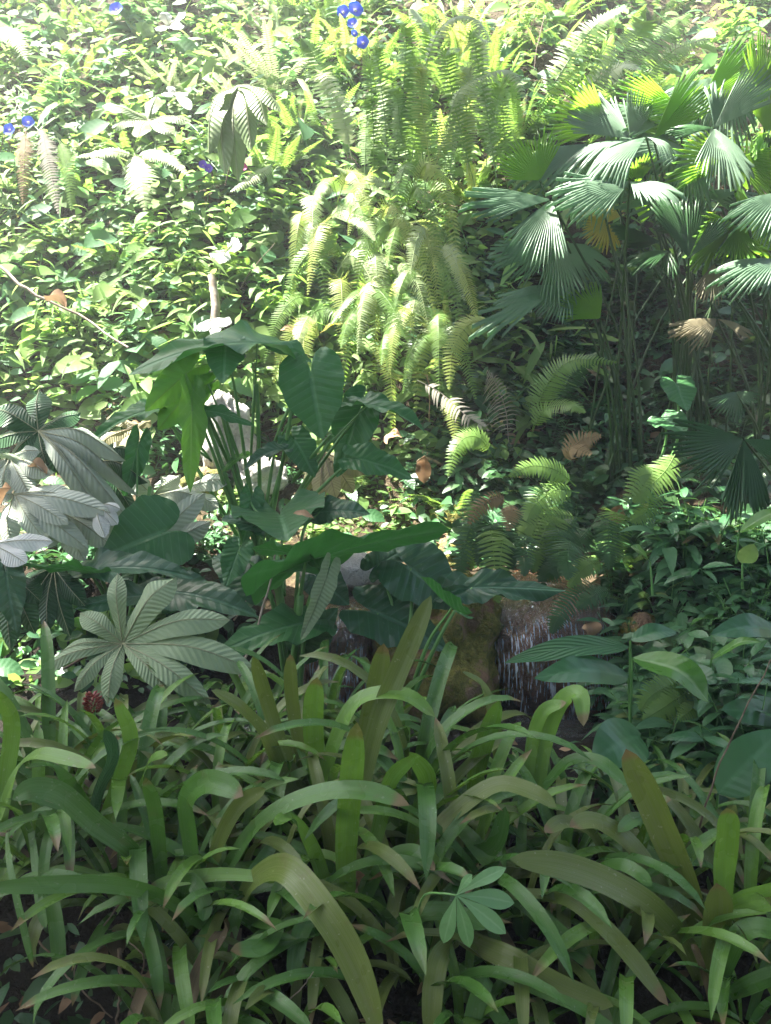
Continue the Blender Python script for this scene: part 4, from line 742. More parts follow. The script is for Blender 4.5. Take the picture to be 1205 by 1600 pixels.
fern('tiny bright fern in the dark hollow under the strap leaves', [([(222, 1500, 1.95), (215, 1480, 1.93), (205, 1462, 1.9)], 40, 8, dict(pw=1.2)), ([(222, 1500, 1.95), (226, 1478, 1.92), (228, 1455, 1.9)], 34, 8, dict(pw=1.2)), ([(222, 1500, 1.95), (212, 1495, 1.9), (204, 1490, 1.88)], 30, 7, dict(pw=1.2))], (222, 1500, 1.95), 'fern')
# ------------------------------------------------------------------ scattered ferns and leafy clumps over the bank
def upright_rot(p):
    return (RNG.uniform(.05, .45), RNG.uniform(-.2, .2))
fp = [fern_proto(100+i, .66, 9+i % 3, .125, m, u, 34) for i, (m, u) in enumerate([('fern', .35), ('fern', .75), ('fern_yellow', .3), ('fern_yellow', .6), ('fern_dark', .35), ('fern_dark', .5), ('fern', .5), ('fern_pale', .5)])]
FLOOK = ['soft green arching fern', 'upright green fern', 'yellow green drooping fern', 'yellow green upright fern', 'dark drooping fern', 'dark spreading fern', 'green spreading fern', 'pale glare tinted fern']
def put(protos, looks, i, px, py, sc, cat, group, lift=-.02):
    p = hit(px, py); p[2] += lift; o = dup(protos[i], p, RNG.uniform(0, 6.28), sc, upright_rot(p)); zlabel(o, looks[i], cat, group, p); return o
for k in range(36):
    x, y = RNG.uniform(420, 920), RNG.uniform(-30, 330); put(fp, FLOOK, RNG.choice([0, 1, 1, 6, 6, 7, 3]), x, y, RNG.uniform(.7, 1.15), 'fern', 'ferns on the sunny slope', .0)
for k in range(16):
    x, y = RNG.uniform(430, 720), RNG.uniform(330, 640); put(fp, FLOOK, RNG.choice([2, 2, 3, 0]), x, y, RNG.uniform(.5, .8), 'fern', 'ferns on the sunny slope')
for k in range(46):
    x, y = RNG.uniform(680, 1190), RNG.uniform(440, 850); put(fp, FLOOK, RNG.choice([4, 5, 0, 4]), x, y, RNG.uniform(.5, .8), 'fern', 'ferns in the shade of the palms')
for k in range(14):
    x, y = RNG.uniform(880, 1200), RNG.uniform(-20, 180); put(fp, FLOOK, RNG.choice([0, 6, 1, 4]), x, y, RNG.uniform(.7, 1.1), 'fern', 'ferns on the sunny slope')
for k in range(26):
    x, y = RNG.uniform(-20, 450), RNG.uniform(-20, 480); put(fp, FLOOK, RNG.choice([0, 6, 7, 0]), x, y, RNG.uniform(.5, .8), 'fern', 'ferns on the sunny slope')
hp = [herb_proto('leafy_herb', 200+i, h, ns, nl, lw, m, 'herb', kl) for i, (h, ns, nl, lw, m, kl) in enumerate([
    (.34, 9, 9, (.14, .48), 'herb', 'ellip'), (.3, 9, 8, (.12, .6), 'herb_blue', 'ellip'), (.36, 8, 9, (.18, .34), 'herb', 'lance'), (.28, 9, 8, (.105, .62), 'herb_lime', 'ellip'),
    (.38, 8, 10, (.19, .3), 'herb_blue', 'lance'), (.25, 8, 8, (.1, .5), 'herb_dark', 'ellip'), (.32, 8, 9, (.15, .36), 'herb_dark', 'lance'), (.3, 8, 9, (.14, .42), 'herb_lime', 'lance')])]
hp += [herb_proto('leafy_herb', 260+i, h, ns, nl, lw, m, 'herb', kl, dr, spr) for i, (h, ns, nl, lw, m, kl, dr, spr) in enumerate([(.62, 6, 12, (.17, .42), 'herb', 'ellip', .5, .45), (.7, 5, 14, (.2, .26), 'herb_lime', 'lance', .6, .4), (.5, 6, 9, (.24, .5), 'herb_blue', 'ellip', .5, .6)])]
HLOOK = ['leafy green herb', 'cool green round leaved herb', 'green narrow leaved herb', 'lime green round leaved herb', 'cool green long leaved herb', 'dark small leaved herb', 'dark long leaved herb', 'lime green narrow leaved herb', 'tall leafy green herb', 'tall lime narrow leaved herb', 'large leaved cool green herb']
def hputs(x0, x1, y0, y1, sx, sy, choice, sc, group, lift=-.03):
    y = y0
    while y < y1:
        x = x0+RNG.uniform(0, sx)
        while x < x1:
            put(hp, HLOOK, RNG.choice(choice), x+RNG.uniform(-.4, .4)*sx, y+RNG.uniform(-.4, .4)*sy, RNG.uniform(*sc), 'herb', group, lift); x += sx
        y += sy
hputs(-60, 480, -60, 640, 68, 66, [0, 0, 1, 2, 4, 8, 3, 7, 9, 10], (.6, 1.2), 'leafy herbs on the sunny slope')
hputs(480, 760, -60, 260, 120, 110, [0, 3, 7, 2, 8, 9], (.7, 1.0), 'leafy herbs on the sunny slope')
hputs(440, 760, 260, 700, 74, 74, [3, 7, 3, 0, 9], (.55, .85), 'leafy herbs on the sunny slope')
hputs(760, 1260, -60, 420, 110, 100, [0, 1, 2, 7, 8, 9], (.7, 1.1), 'leafy herbs on the sunny slope')
hputs(700, 1260, 430, 860, 82, 70, [5, 6, 5, 6, 4], (.6, .95), 'leafy herbs in the shade of the palms')
hputs(880, 1260, 430, 720, 62, 62, [5, 6, 6], (.7, 1.1), 'leafy herbs in the shade of the palms')
hputs(640, 800, 690, 800, 50, 44, [1, 0, 4], (.4, .6), 'leafy herbs at the stream head')
hputs(-40, 560, 640, 900, 80, 70, [5, 6, 4, 3], (.45, .8), 'leafy herbs on the shaded bank')
# larger leaved plants of the bank by the waterfall
bp = [herb_proto('broad_leaved_herb', 300+i, h, ns, nl, lw, m, 'herb', kl, .35, .8) for i, (h, ns, nl, lw, m, kl) in enumerate([
    (.3, 6, 7, (.16, .4), 'herb_dark', 'ellip'), (.34, 6, 7, (.19, .3), 'broad', 'lance'), (.28, 7, 7, (.13, .5), 'broad', 'ellip'), (.3, 6, 7, (.17, .33), 'herb_blue', 'lance')])]
BLOOK = ['deep green broad leaved herb', 'glossy long leaved herb', 'glossy broad leaved herb', 'cool green long broad leaved herb']
for k in range(44):
    x = RNG.uniform(955, 1250); y = RNG.uniform(850, 1230)
    if x < 1000 and y < 900: x += 100
    put(bp, BLOOK, RNG.randrange(4), x, y, RNG.uniform(.8, 1.25), 'herb', 'broad leaved herbs by the waterfall')
for k in range(10):
    put(bp, BLOOK, RNG.randrange(3), RNG.uniform(-30, 330), RNG.uniform(860, 1010), RNG.uniform(.6, .9), 'herb', 'broad leaved herbs behind the bromeliads')
for k in range(16): put(fp, FLOOK, RNG.choice([4, 5, 0]), RNG.uniform(960, 1230), RNG.uniform(840, 1180), RNG.uniform(.4, .6), 'fern', 'ferns on the bank by the waterfall')
for r in fp+hp+bp: hide_proto(r)
# single ribbed leaves in front of them
def broad(A, T, n, w, mat, label, foot, droop=.1, fold=.2):
    a, t, f = P(*A), P(*T), P(*foot); r = thing('ribbed_leaf_plant', f, label, 'plant', 'ribbed leaves by the waterfall'); g = Geo(); L = np.linalg.norm(t-a)
    path = spline([a, a*.5+t*.5+nz(n)*L*droop, t], 16); strip(g, path, prof(16, 'ellip')*w*PXM(A[2])/2, n, fold=fold, m=9, wave=.05, seed=int(A[0]), sc=1/L); part('leaf', g, M[mat], r, f)
    s = Geo(); tube(s, spline([f, f*.5+a*.5, a], 8), .006, .0035, 6); part('leaf_stalk', s, M['stalk'], r, f)
broad((1000, 1150, 2.55), (925, 1190, 2.35), (-.1, -.75, .65), 84, 'broad', 'dark glossy ribbed leaf drooping in front of the larger fall', (990, 1210, 2.7), .2)
broad((1122, 1240, 2.3), (1222, 1140, 2.35), (-.5, -.8, .35), 84, 'broad', 'large dark ribbed leaf on a thick stalk above the cupped strap leaves', (1115, 1330, 2.4), .05, .1)
broad((1235, 1130, 2.7), (1128, 1108, 2.6), (0, -.7, .7), 60, 'broad', 'grey green ribbed leaf tucked behind the large dark ribbed leaf', (1240, 1190, 2.8), .1)
broad((988, 1028, 2.8), (1108, 1098, 2.6), (.25, -.62, .75), 62, 'broad_bright', 'bright glossy yellow green leaf arching from the stem by the waterfall', (985, 1130, 2.8), .22, .25)
broad((982, 1058, 2.85), (835, 1060, 2.7), (0, -.55, .83), 56, 'broad', 'long bluish leaf held level across the larger fall', (985, 1135, 2.85), .12, .15)
broad((984, 1010, 2.9), (788, 1036, 2.8), (-.05, -.6, .8), 40, 'ear', 'long spotted leaf pointing across the water above the bluish one', (985, 1120, 2.9), .1, .15)
broad((985, 1000, 2.9), (1058, 988, 2.9), (0, -.5, .86), 34, 'broad', 'short dark leaf at the top of the stem by the waterfall', (987, 1110, 2.92), .12)
broad((1215, 985, 2.9), (1110, 992, 2.8), (0, -.6, .8), 46, 'palm_old' if 0 else 'broad', 'greyish leaf lying level on the herbs by the waterfall', (1240, 1010, 3), .12)
broad((1112, 1030, 2.8), (1190, 1003, 2.7), (0, -.5, .86), 18, 'broad_bright', 'narrow lime leaf curving over the herbs by the waterfall', (1105, 1070, 2.85), .25)
broad((1155, 832, 3.4), (1225, 795, 3.3), (.0, -.6, .8), 24, 'broad_bright', 'narrow bright leaf in front of the low dark fan leaf', (1150, 880, 3.45), .1)
broad((1016, 878, 3.5), (985, 855, 3.4), (0, -.6, .8), 24, 'broad_bright', 'pale lime young leaf at the top of the herb bank', (1020, 930, 3.5), .1)
broad((1160, 880, 3.4), (1178, 850, 3.35), (-.2, -.9, .3), 30, 'herb_lime', 'pale leaf standing upright on the herb bank', (1160, 920, 3.4), .1)
broad((1060, 1050, 2.85), (1120, 1068, 2.7), (.1, -.7, .7), 44, 'broad', 'dark ribbed leaf partly hidden by the bright glossy leaf', (1055, 1100, 2.9), .1)
# ================================================================== BROMELIADS
bl = {}
def brom(key, px, py, Y, label):
    b = P(px, py, Y); bl[key] = (thing('bromeliad', b, label, 'bromeliad', 'bromeliads in the front bed'), b)
def bleaf(key, mat, w, pts, n=(0, -.5, .86), fold=.2, var=None, twist=0.0, kind='strap', w0=.03):
    root, b = bl[key]; g = Geo(); path = spline([P(*q) for q in pts], 22); k = len(root.children); Y = sum(q[2] for q in pts)/len(pts)
    N = n if not callable(n) else n
    strip(g, path, prof(22, kind)*w*.88*PXM(Y)/2, N, fold=fold, m=9, var=((k*37) % 13)/13*.5-.25 if var is None else var, wave=.04, seed=k, twist=twist, sc=1/np.linalg.norm(np.diff(path, axis=0), axis=1).sum())
    part('leaf', g, M[mat], root, b)
cam = (0, -.95, .3); top = (0, -.4, .92)
brom('m', 545, 1432, 1.98, 'bromeliad with one tall bright upright strap leaf in the middle of the bed')
bleaf('m', 'brom', 46, [(543, 1430, 1.98), (541, 1330, 1.98), (549, 1220, 1.96), (558, 1128, 1.93)], cam, .25, .2)
bleaf('m', 'brom_olive', 40, [(560, 1250, 2.25), (590, 1130, 2.3), (630, 1030, 2.35), (674, 930, 2.4)], cam, .3, 0)
bleaf('m', 'brom', 34, [(520, 1420, 2.0), (490, 1330, 2.0), (455, 1280, 1.95), (430, 1290, 1.85)], top)
bleaf('m', 'brom_dark', 34, [(565, 1420, 2.0), (600, 1350, 2.0), (640, 1330, 1.95), (680, 1360, 1.85)], top)
bleaf('m', 'brom_dark', 36, [(530, 1440, 1.95), (500, 1420, 1.9), (470, 1460, 1.8), (455, 1540, 1.72)], top)
bleaf('m', 'brom', 30, [(560, 1400, 2.02), (590, 1300, 2.1), (610, 1220, 2.1), (650, 1180, 2.05)], cam)
brom('o', 362, 1430, 1.95, 'bromeliad with a broad olive leaf arched over towards the hollow')
bleaf('o', 'brom_olive', 58, [(368, 1428, 1.95), (400, 1372, 1.85), (448, 1358, 1.72), (508, 1425, 1.6), (558, 1510, 1.54), (596, 1625, 1.48)], (-.35, -.6, .72), .18, .15)
bleaf('o', 'brom_dark', 44, [(305, 1362, 2.0), (296, 1300, 2.0), (292, 1250, 1.97), (318, 1222, 1.92), (352, 1226, 1.86), (380, 1244, 1.82)], (-.3, -.85, .45), .15, .1)
bleaf('o', 'brom_olive', 32, [(330, 1365, 2.0), (345, 1310, 2.0), (375, 1258, 1.98), (416, 1232, 1.95)], (-.2, -.85, .5), .25)
bleaf('o', 'brom_dark', 42, [(352, 1362, 2.0), (392, 1300, 2.0), (440, 1262, 1.97), (510, 1237, 1.94), (580, 1238, 1.9), (640, 1258, 1.86)], top, .15, .35)
bleaf('o', 'brom', 26, [(430, 1372, 1.85), (354, 1366, 1.9), (290, 1372, 1.92), (232, 1386, 1.92)], (0, -.75, .66), .15)
bleaf('o', 'brom_dark', 40, [(248, 1372, 2.05), (200, 1325, 2.0), (150, 1288, 1.98), (95, 1240, 1.95), (50, 1232, 1.92), (20, 1250, 1.9)], (.15, -.8, .58), .15, -.2)
bleaf('o', 'brom_dark', 32, [(318, 1445, 1.9), (250, 1400, 1.85), (170, 1382, 1.78), (80, 1382, 1.72), (-30, 1388, 1.68)], (0, -.85, .5), .15, .2)
bleaf('o', 'brom_dark', 30, [(255, 1400, 2.0), (250, 1330, 2.0), (242, 1260, 1.98), (228, 1215, 1.95)], cam)
bleaf('o', 'brom_brown', 30, [(360, 1440, 1.9), (345, 1460, 1.82), (310, 1520, 1.75), (285, 1620, 1.68)], (-.3, -.9, .3))
bleaf('o', 'brom_brown', 30, [(370, 1450, 1.9), (362, 1500, 1.82), (340, 1560, 1.75), (328, 1600, 1.7)], (.2, -.9, .3))
bleaf('o', 'brom_dark', 38, [(400, 1440, 1.9), (430, 1450, 1.8), (410, 1480, 1.72), (360, 1485, 1.68)], top)
bleaf('o', 'brom_dark', 34, [(300, 1445, 1.9), (290, 1400, 1.92), (300, 1375, 1.9), (320, 1410, 1.85), (318, 1440, 1.82)], cam)
brom('h', 20, 1300, 2.1, 'bromeliad at the edge of the dark hollow with a thin leaf hanging into it')
bleaf('h', 'brom_dark', 15, [(12, 1300, 1.95), (14, 1340, 1.85), (26, 1400, 1.78), (40, 1460, 1.74), (52, 1512, 1.72)], cam)
bleaf('h', 'brom', 30, [(-5, 1290, 2.1), (25, 1210, 2.1), (55, 1180, 2.05), (100, 1185, 2.0), (150, 1200, 1.95)], top)
bleaf('h', 'brom_dark', 20, [(50, 1300, 2.1), (62, 1400, 1.95), (72, 1450, 1.9)], cam)
bleaf('h', 'brom', 34, [(0, 1300, 2.1), (10, 1220, 2.15), (20, 1130, 2.15), (0, 1080, 2.1)], cam)
bleaf('h', 'brom_dark', 22, [(100, 1330, 2.2), (95, 1270, 2.15), (72, 1330, 2.0), (66, 1450, 1.92)], cam)
brom('w', 150, 1290, 2.2, 'bromeliad with one dark wavy upright leaf above the hollow')
bleaf('w', 'ear_dark', 30, [(138, 1295, 2.1), (155, 1230, 2.1), (175, 1180, 2.1), (163, 1140, 2.08)], (.8, -.6, .2), .3)
bleaf('w', 'brom', 30, [(160, 1290, 2.2), (190, 1210, 2.2), (205, 1150, 2.2), (180, 1090, 2.2)], cam)
bleaf('w', 'brom', 28, [(170, 1290, 2.2), (215, 1240, 2.2), (235, 1190, 2.15), (262, 1180, 2.1)], top)
bleaf('w', 'brom_dark', 30, [(150, 1295, 2.2), (120, 1240, 2.15), (80, 1200, 2.1), (40, 1200, 2.0)], top)
brom('r', 1090, 1490, 1.95, 'bromeliad with the widest green olive leaf beside the cupped strap leaves')
bleaf('r', 'brom_olive', 58, [(1095, 1450, 1.95), (1070, 1375, 1.97), (1038, 1300, 2.0), (1005, 1225, 2.03), (978, 1170, 2.05)], (-.5, -.8, .3), .25, .3)
bleaf('r', 'brom_olive', 52, [(1105, 1545, 1.85), (1072, 1480, 1.85), (1020, 1420, 1.82), (950, 1378, 1.8), (875, 1352, 1.78), (796, 1342, 1.76)], (-.2, -.7, .7), .12, .1)
bleaf('r', 'brom_olive', 44, [(1085, 1490, 1.95), (1040, 1400, 1.98), (985, 1320, 2.0), (930, 1285, 2.0), (890, 1292, 1.95)], top, .2, -.1)
bleaf('r', 'brom_olive', 36, [(835, 1398, 1.95), (885, 1405, 1.85), (935, 1440, 1.78), (990, 1500, 1.72), (1045, 1572, 1.68)], (.2, -.7, .7), .15)
bleaf('r', 'brom_dark', 30, [(1090, 1400, 2.1), (1050, 1310, 2.1), (1000, 1280, 2.05), (965, 1300, 1.98)], top)
brom('c', 1110, 1560, 1.85, 'bromeliad of upright cupped bright leaves, one standing above the other')
bleaf('c', 'brom_olive', 62, [(1108, 1575, 1.84), (1112, 1500, 1.84), (1118, 1430, 1.83), (1120, 1380, 1.82)], cam, .35, .25)
bleaf('c', 'brom', 48, [(1128, 1420, 1.88), (1130, 1360, 1.88), (1135, 1300, 1.87), (1136, 1262, 1.86)], cam, .3, .35)
bleaf('c', 'brom', 50, [(1120, 1430, 1.88), (1160, 1412, 1.84), (1205, 1400, 1.8), (1265, 1385, 1.76)], (0, -.85, .5), .2, .35)
bleaf('c', 'brom_dark', 44, [(1120, 1540, 1.8), (1150, 1470, 1.78), (1185, 1450, 1.76), (1240, 1470, 1.72)], top)
bleaf('c', 'brom_dark', 40, [(1120, 1570, 1.8), (1160, 1545, 1.74), (1215, 1525, 1.7), (1250, 1540, 1.66)], top)
bleaf('c', 'brom_brown', 14, [(1115, 1590, 1.78), (1105, 1540, 1.74), (1090, 1490, 1.72), (1080, 1475, 1.72)], cam)
brom('s', 740, 1500, 1.9, 'bromeliad of speckled leaves lying low behind the small palmate seedling')
bleaf('s', 'brom_olive', 46, [(690, 1440, 1.95), (740, 1472, 1.85), (800, 1500, 1.76), (880, 1545, 1.7), (960, 1572, 1.66)], (0, -.65, .75), .12, .25)
bleaf('s', 'brom_dark', 22, [(770, 1520, 1.75), (840, 1548, 1.68), (905, 1575, 1.63), (985, 1625, 1.6)], (0, -.6, .8), .15, .3)
bleaf('s', 'brom_olive', 42, [(715, 1465, 1.85), (690, 1490, 1.76), (678, 1540, 1.7), (672, 1630, 1.65)], (-.2, -.9, .3))
bleaf('s', 'brom_dark', 38, [(765, 1515, 1.8), (760, 1525, 1.74), (745, 1565, 1.7), (728, 1630, 1.66)], (.1, -.9, .4), .2, .4)
bleaf('s', 'brom_dark', 36, [(790, 1395, 2.0), (830, 1420, 1.92), (880, 1465, 1.85), (930, 1515, 1.8)], (.1, -.7, .7), .15, .1)
bleaf('s', 'brom', 22, [(918, 1540, 1.85), (925, 1490, 1.86), (930, 1440, 1.87), (930, 1400, 1.87)], cam)
bleaf('s', 'brom_dark', 34, [(650, 1440, 1.95), (700, 1400, 1.95), (720, 1385, 1.95), (705, 1440, 1.85)], top)
bleaf('s', 'brom_dark', 40, [(600, 1480, 1.9), (640, 1435, 1.88), (700, 1425, 1.85), (760, 1452, 1.8)], top, .2, -.1)
brom('u', 640, 1375, 2.1, 'bromeliad with a long olive leaf arched towards the palms')
bleaf('u', 'brom_olive', 38, [(632, 1372, 2.1), (670, 1310, 2.1), (720, 1262, 2.1), (780, 1226, 2.08), (835, 1240, 2.02), (870, 1262, 1.98)], top, .2, .1)
bleaf('u', 'brom_olive', 26, [(645, 1365, 2.1), (622, 1390, 2.0), (612, 1450, 1.9), (618, 1545, 1.82)], (-.2, -.9, .3), .2, .3)
bleaf('u', 'brom_dark', 34, [(712, 1285, 2.2), (735, 1310, 2.1), (760, 1340, 2.05), (775, 1360, 2.0)], (.1, -.8, .6), .15, .4)
bleaf('u', 'brom', 36, [(640, 1370, 2.15), (650, 1290, 2.2), (668, 1220, 2.2), (640, 1175, 2.15)], cam)
bleaf('u', 'brom_dark', 36, [(660, 1370, 2.1), (720, 1340, 2.1), (770, 1320, 2.05), (790, 1260, 2.05)], cam)
brom('k', 950, 1400, 2.1, 'bromeliad with a small shiny curled leaf in the shade')
bleaf('k', 'brom_dark', 28, [(938, 1356, 2.0), (965, 1350, 1.95), (995, 1362, 1.9), (1018, 1385, 1.86)], (0, -.6, .8), .1, .5)
bleaf('k', 'brom_olive', 32, [(960, 1400, 2.1), (930, 1310, 2.1), (885, 1285, 2.05), (850, 1300, 2.0)], top)
bleaf('k', 'brom', 30, [(970, 1400, 2.15), (1000, 1320, 2.15), (1010, 1260, 2.1), (1050, 1250, 2.05)], top)
brom('p', 500, 1250, 2.4, 'bromeliad with brown tipped leaves in front of the small fall')
bleaf('p', 'brom', 40, [(500, 1250, 2.4), (492, 1170, 2.4), (490, 1110, 2.38), (496, 1058, 2.36)], cam, .3, .4)
bleaf('p', 'brom_olive', 26, [(480, 1230, 2.45), (462, 1130, 2.5), (455, 1070, 2.5), (454, 1022, 2.5)], cam)
bleaf('p', 'brom_olive', 40, [(560, 1240, 2.45), (575, 1140, 2.5), (590, 1070, 2.5), (600, 1005, 2.5)], cam)
bleaf('p', 'brom_olive', 34, [(460, 1260, 2.35), (420, 1160, 2.35), (380, 1110, 2.3), (330, 1078, 2.25)], top)
bleaf('p', 'brom_olive', 28, [(470, 1240, 2.4), (435, 1150, 2.45), (412, 1080, 2.45), (395, 1025, 2.4)], (.4, -.85, .3))
bleaf('p', 'brom', 34, [(500, 1260, 2.35), (520, 1170, 2.35), (560, 1095, 2.35), (630, 1085, 2.3), (680, 1120, 2.25)], top, .2, .3)
brom('f', 845, 1230, 2.35, 'bromeliad with a folded bright leaf in front of the larger fall')
bleaf('f', 'brom', 34, [(840, 1240, 2.35), (852, 1160, 2.4), (875, 1100, 2.4), (905, 1085, 2.35), (912, 1135, 2.28)], (-.2, -.7, .7), .2, .4)
bleaf('f', 'brom', 26, [(825, 1240, 2.35), (832, 1160, 2.4), (850, 1112, 2.4), (885, 1098, 2.35)], (-.2, -.7, .7), .2, .3)
bleaf('f', 'brom_olive', 24, [(780, 1230, 2.5), (775, 1140, 2.55), (755, 1075, 2.55), (722, 1050, 2.5)], top)
bleaf('f', 'brom', 36, [(740, 1250, 2.45), (745, 1200, 2.45), (760, 1150, 2.45), (780, 1095, 2.42)], cam)
bleaf('f', 'brom_dark', 30, [(850, 1230, 2.3), (890, 1190, 2.25), (935, 1190, 2.2), (985, 1230, 2.12)], top)
# filling rosettes
proto = [brom_proto(400+i, .8, .058, m, nl+2) for i, (m, nl) in enumerate([(['brom', 'brom', 'brom_dark'], 15), (['brom_olive', 'brom'], 14), (['brom_dark', 'brom_dark', 'brom'], 15), (['brom_olive', 'brom_olive', 'brom_dark'], 14), (['brom', 'brom_olive', 'brom_dark'], 16)])]
BL = ['fresh green bromeliad rosette', 'olive tinged bromeliad rosette', 'deep green bromeliad rosette', 'olive and dark bromeliad rosette', 'mixed green bromeliad rosette']
def bput(px, py, Y, i, sc):
    p = P(px, py, Y); o = dup(proto[i], p, RNG.uniform(0, 6.28), sc, (RNG.uniform(-.15, .25), RNG.uniform(-.2, .2))); zlabel(o, BL[i], 'bromeliad', 'bromeliads in the front bed', p)
for row, (py, Y, n, sc, x0, x1) in enumerate([(1190, 2.95, 4, .66, 330, 600), (1215, 2.85, 3, .5, 0, 330), (1245, 2.7, 6, .66, -40, 690), (1290, 2.6, 4, .42, 690, 1000), (1275, 2.5, 5, .8, 0, 690), (1345, 2.4, 4, .52, 690, 1240), (1335, 2.3, 4, .74, 180, 690), (1375, 2.3, 4, .56, 700, 1220), (1400, 2.15, 6, .68, 330, 1240), (1500, 1.98, 5, .72, 380, 1230), (1600, 1.85, 6, .66, 250, 1240), (1660, 1.72, 5, .6, 150, 1240)]):
    for k in range(n):
        px = x0+(k+.5)*(x1-x0)/n+RNG.uniform(-35, 35)
        bput(px, py+RNG.uniform(-12, 12), Y, RNG.choice([0, 0, 1, 4, 2] if row < 3 else [2, 3, 3, 1, 4]), sc*RNG.uniform(.85, 1.1))
for px, py, Y, i, scl in [(60, 1360, 2.15, 2, .7), (190, 1420, 2.1, 2, .62), (290, 1470, 1.98, 2, .6), (-20, 1440, 2.1, 2, .6), (110, 1345, 2.3, 0, .7)]: bput(px, py, Y, i, scl)
for r in proto: hide_proto(r)
# red flower head
b = P(146, 1105, 2.62); r = thing('bromeliad_flower', b, 'red budded bromeliad flower head standing before the pale palmate leaf', 'flower'); g = Geo(); rr = random.Random(5)
tube(g, [b, b+np.array([0, 0, -.2])], .006, .007); part('flower_stalk', g, M['stalk'], r, b); g = Geo()
for k in range(60):
    q = k/60; a = k*2.4; rad = .019*math.sin(PI*(.15+.8*q)); c = b+np.array([math.cos(a)*rad, math.sin(a)*rad, -.02+q*.066]); d = nz(np.array([math.cos(a), math.sin(a), .7]))
    tube(g, [c, c+d*.008, c+d*.016, c+d*.022], np.array([.002, .0048, .0036, .0006]), 0, 6)
part('buds', g, M['red'], r, b)
# small palmate seedling
b = P(713, 1399, 1.62); r = thing('palmate_seedling', b, 'small pale green seedling leaf with six rounded leaflets over dark strap leaves', 'seedling')
for k, (x, y, w) in enumerate([(738, 1366, 15), (791, 1356, 24), (804, 1411, 33), (791, 1459, 31), (734, 1481, 28), (693, 1474, 29)]):
    g = Geo(); t = P(x, y, 1.60+.02*(k % 3)); strip(g, spline([b, b*.5+t*.5+np.array([0, -.004, .008]), t], 14), prof(14, 'obl')*w*PXM(1.6)/2, (-.1, -.75, .65), fold=.12, m=7, sc=1/np.linalg.norm(t-b)); part('leaflet', g, M['seed'], r, b)
g = Geo(); tube(g, spline([b, P(690, 1396, 1.64), P(662, 1400, 1.72), P(650, 1440, 1.85)], 12), .0022, .003); part('leaf_stalk', g, M['stalk'], r, b)
# striped little plants and twigs in the hollow
for k, (x, y, Y) in enumerate([(195, 1372, 2.15), (230, 1425, 2.05), (278, 1468, 1.95)]):
    b = P(x, y, Y); r = thing('striped_plant', b, ['silver striped low plant behind the level strap leaf', 'small silver striped plant just under the level strap leaf', 'star shaped silver striped plant in the dark hollow'][k], 'plant', 'silver striped plants')
    for j in range(8):
        g = Geo(); a = j*.8+k; d = np.array([math.cos(a), math.sin(a)*.6-.2, .35*math.sin(a*1.7)+.15]); leafy(g, b, d, .05, .018, (0, -.6, .8), .4, 0, 'ellip'); part('leaf', g, M['striped'], r, b)
tw = random.Random(77)
for k, (pts, rad, lab, m) in enumerate([
    ([(185, 1480, 1.9), (190, 1540, 1.88), (182, 1600, 1.86)], .006, 'upright brown stick in the dark hollow', 'twig'),
    ([(60, 1470, 1.95), (110, 1530, 1.9), (175, 1590, 1.85)], .003, 'thin twig slanting down through the dark hollow', 'twig'),
    ([(190, 1410, 2.0), (150, 1460, 1.95), (120, 1500, 1.95), (118, 1560, 1.9)], .0025, 'bent thin twig under the level strap leaf', 'twig'),
    ([(205, 1560, 1.9), (225, 1500, 1.85), (200, 1470, 1.9)], .0025, 'thin hooked twig beside the tiny bright fern', 'twig'),
    ([(95, 1570, 1.95), (140, 1500, 1.9), (170, 1470, 1.95)], .003, 'thin twig rising towards the level strap leaf', 'twig'),
    ([(372, 1060, 3.1), (400, 985, 3.35), (428, 895, 3.4), (430, 868, 3.45)], .006, 'pink brown dry stem leaning in front of the elephant ear stalks', 'palewood'),
    ([(365, 970, 3.6), (395, 925, 3.6), (425, 880, 3.65)], .004, 'thin pink dry stem behind the leaning brown one', 'palewood'),
    ([(440, 1575, 1.72), (470, 1545, 1.68), (490, 1518, 1.66)], .002, 'straight pale twig under the arched olive strap leaf', 'palewood'),
    ([(1085, 1320, 2.2), (1130, 1180, 2.25), (1205, 1030, 2.35)], .0035, 'long thin dark stem slanting past the large dark ribbed leaf', 'twig'),
    ([(0, 415, 5.6), (45, 455, 5.45), (120, 490, 5.4), (200, 545, 5.2)], .012, 'pale fallen branch lying on the slope with the curled brown leaf', 'palewood'),
    ([(300, 1090, 3.0), (296, 1130, 2.95), (300, 1180, 2.9)], .006, 'short pinkish stem below the pale upturned palmate leaf', 'palewood'),
    ([(640, 585, 5.6), (668, 590, 5.5), (672, 660, 5.3)], .006, 'orange brown dead stem at the foot of the yellow hanging ferns', 'dry'),
    ([(370, 460, 5.9), (395, 420, 5.9), (430, 380, 6.0)], .004, 'thin brown branch rising from the pale stump', 'twig'),
    ([(850, 30, 7.3), (838, 80, 7.1), (835, 110, 7.0)], .004, 'dark thin stem among the leaves at the top of the slope', 'twig')]):
    q = [P(*p) for p in pts]; g = Geo(); path = spline(q, 14); path = path+np.array([[tw.uniform(-1, 1)*rad*.8 for _ in range(3)] for _ in range(14)]); tube(g, path, rad, rad*.6, 6)
    solo('stick' if rad >= .004 else 'twig', g, M[m], q[0], lab, 'twig')
# pale stump
a, t = P(336, 520, 5.6), P(330, 430, 5.75); g = Geo(); tube(g, spline([a, a*.5+t*.5+np.array([.015, 0, 0]), t], 14)+np.array([[0, 0, 0]]+[[RNG.uniform(-.006, .006), 0, 0] for _ in range(13)]), .034, .026, 12)
solo('tree_stump', g, M['palewood'], a, 'pale bare stump standing on the sunny slope between two white leaves', 'stump')
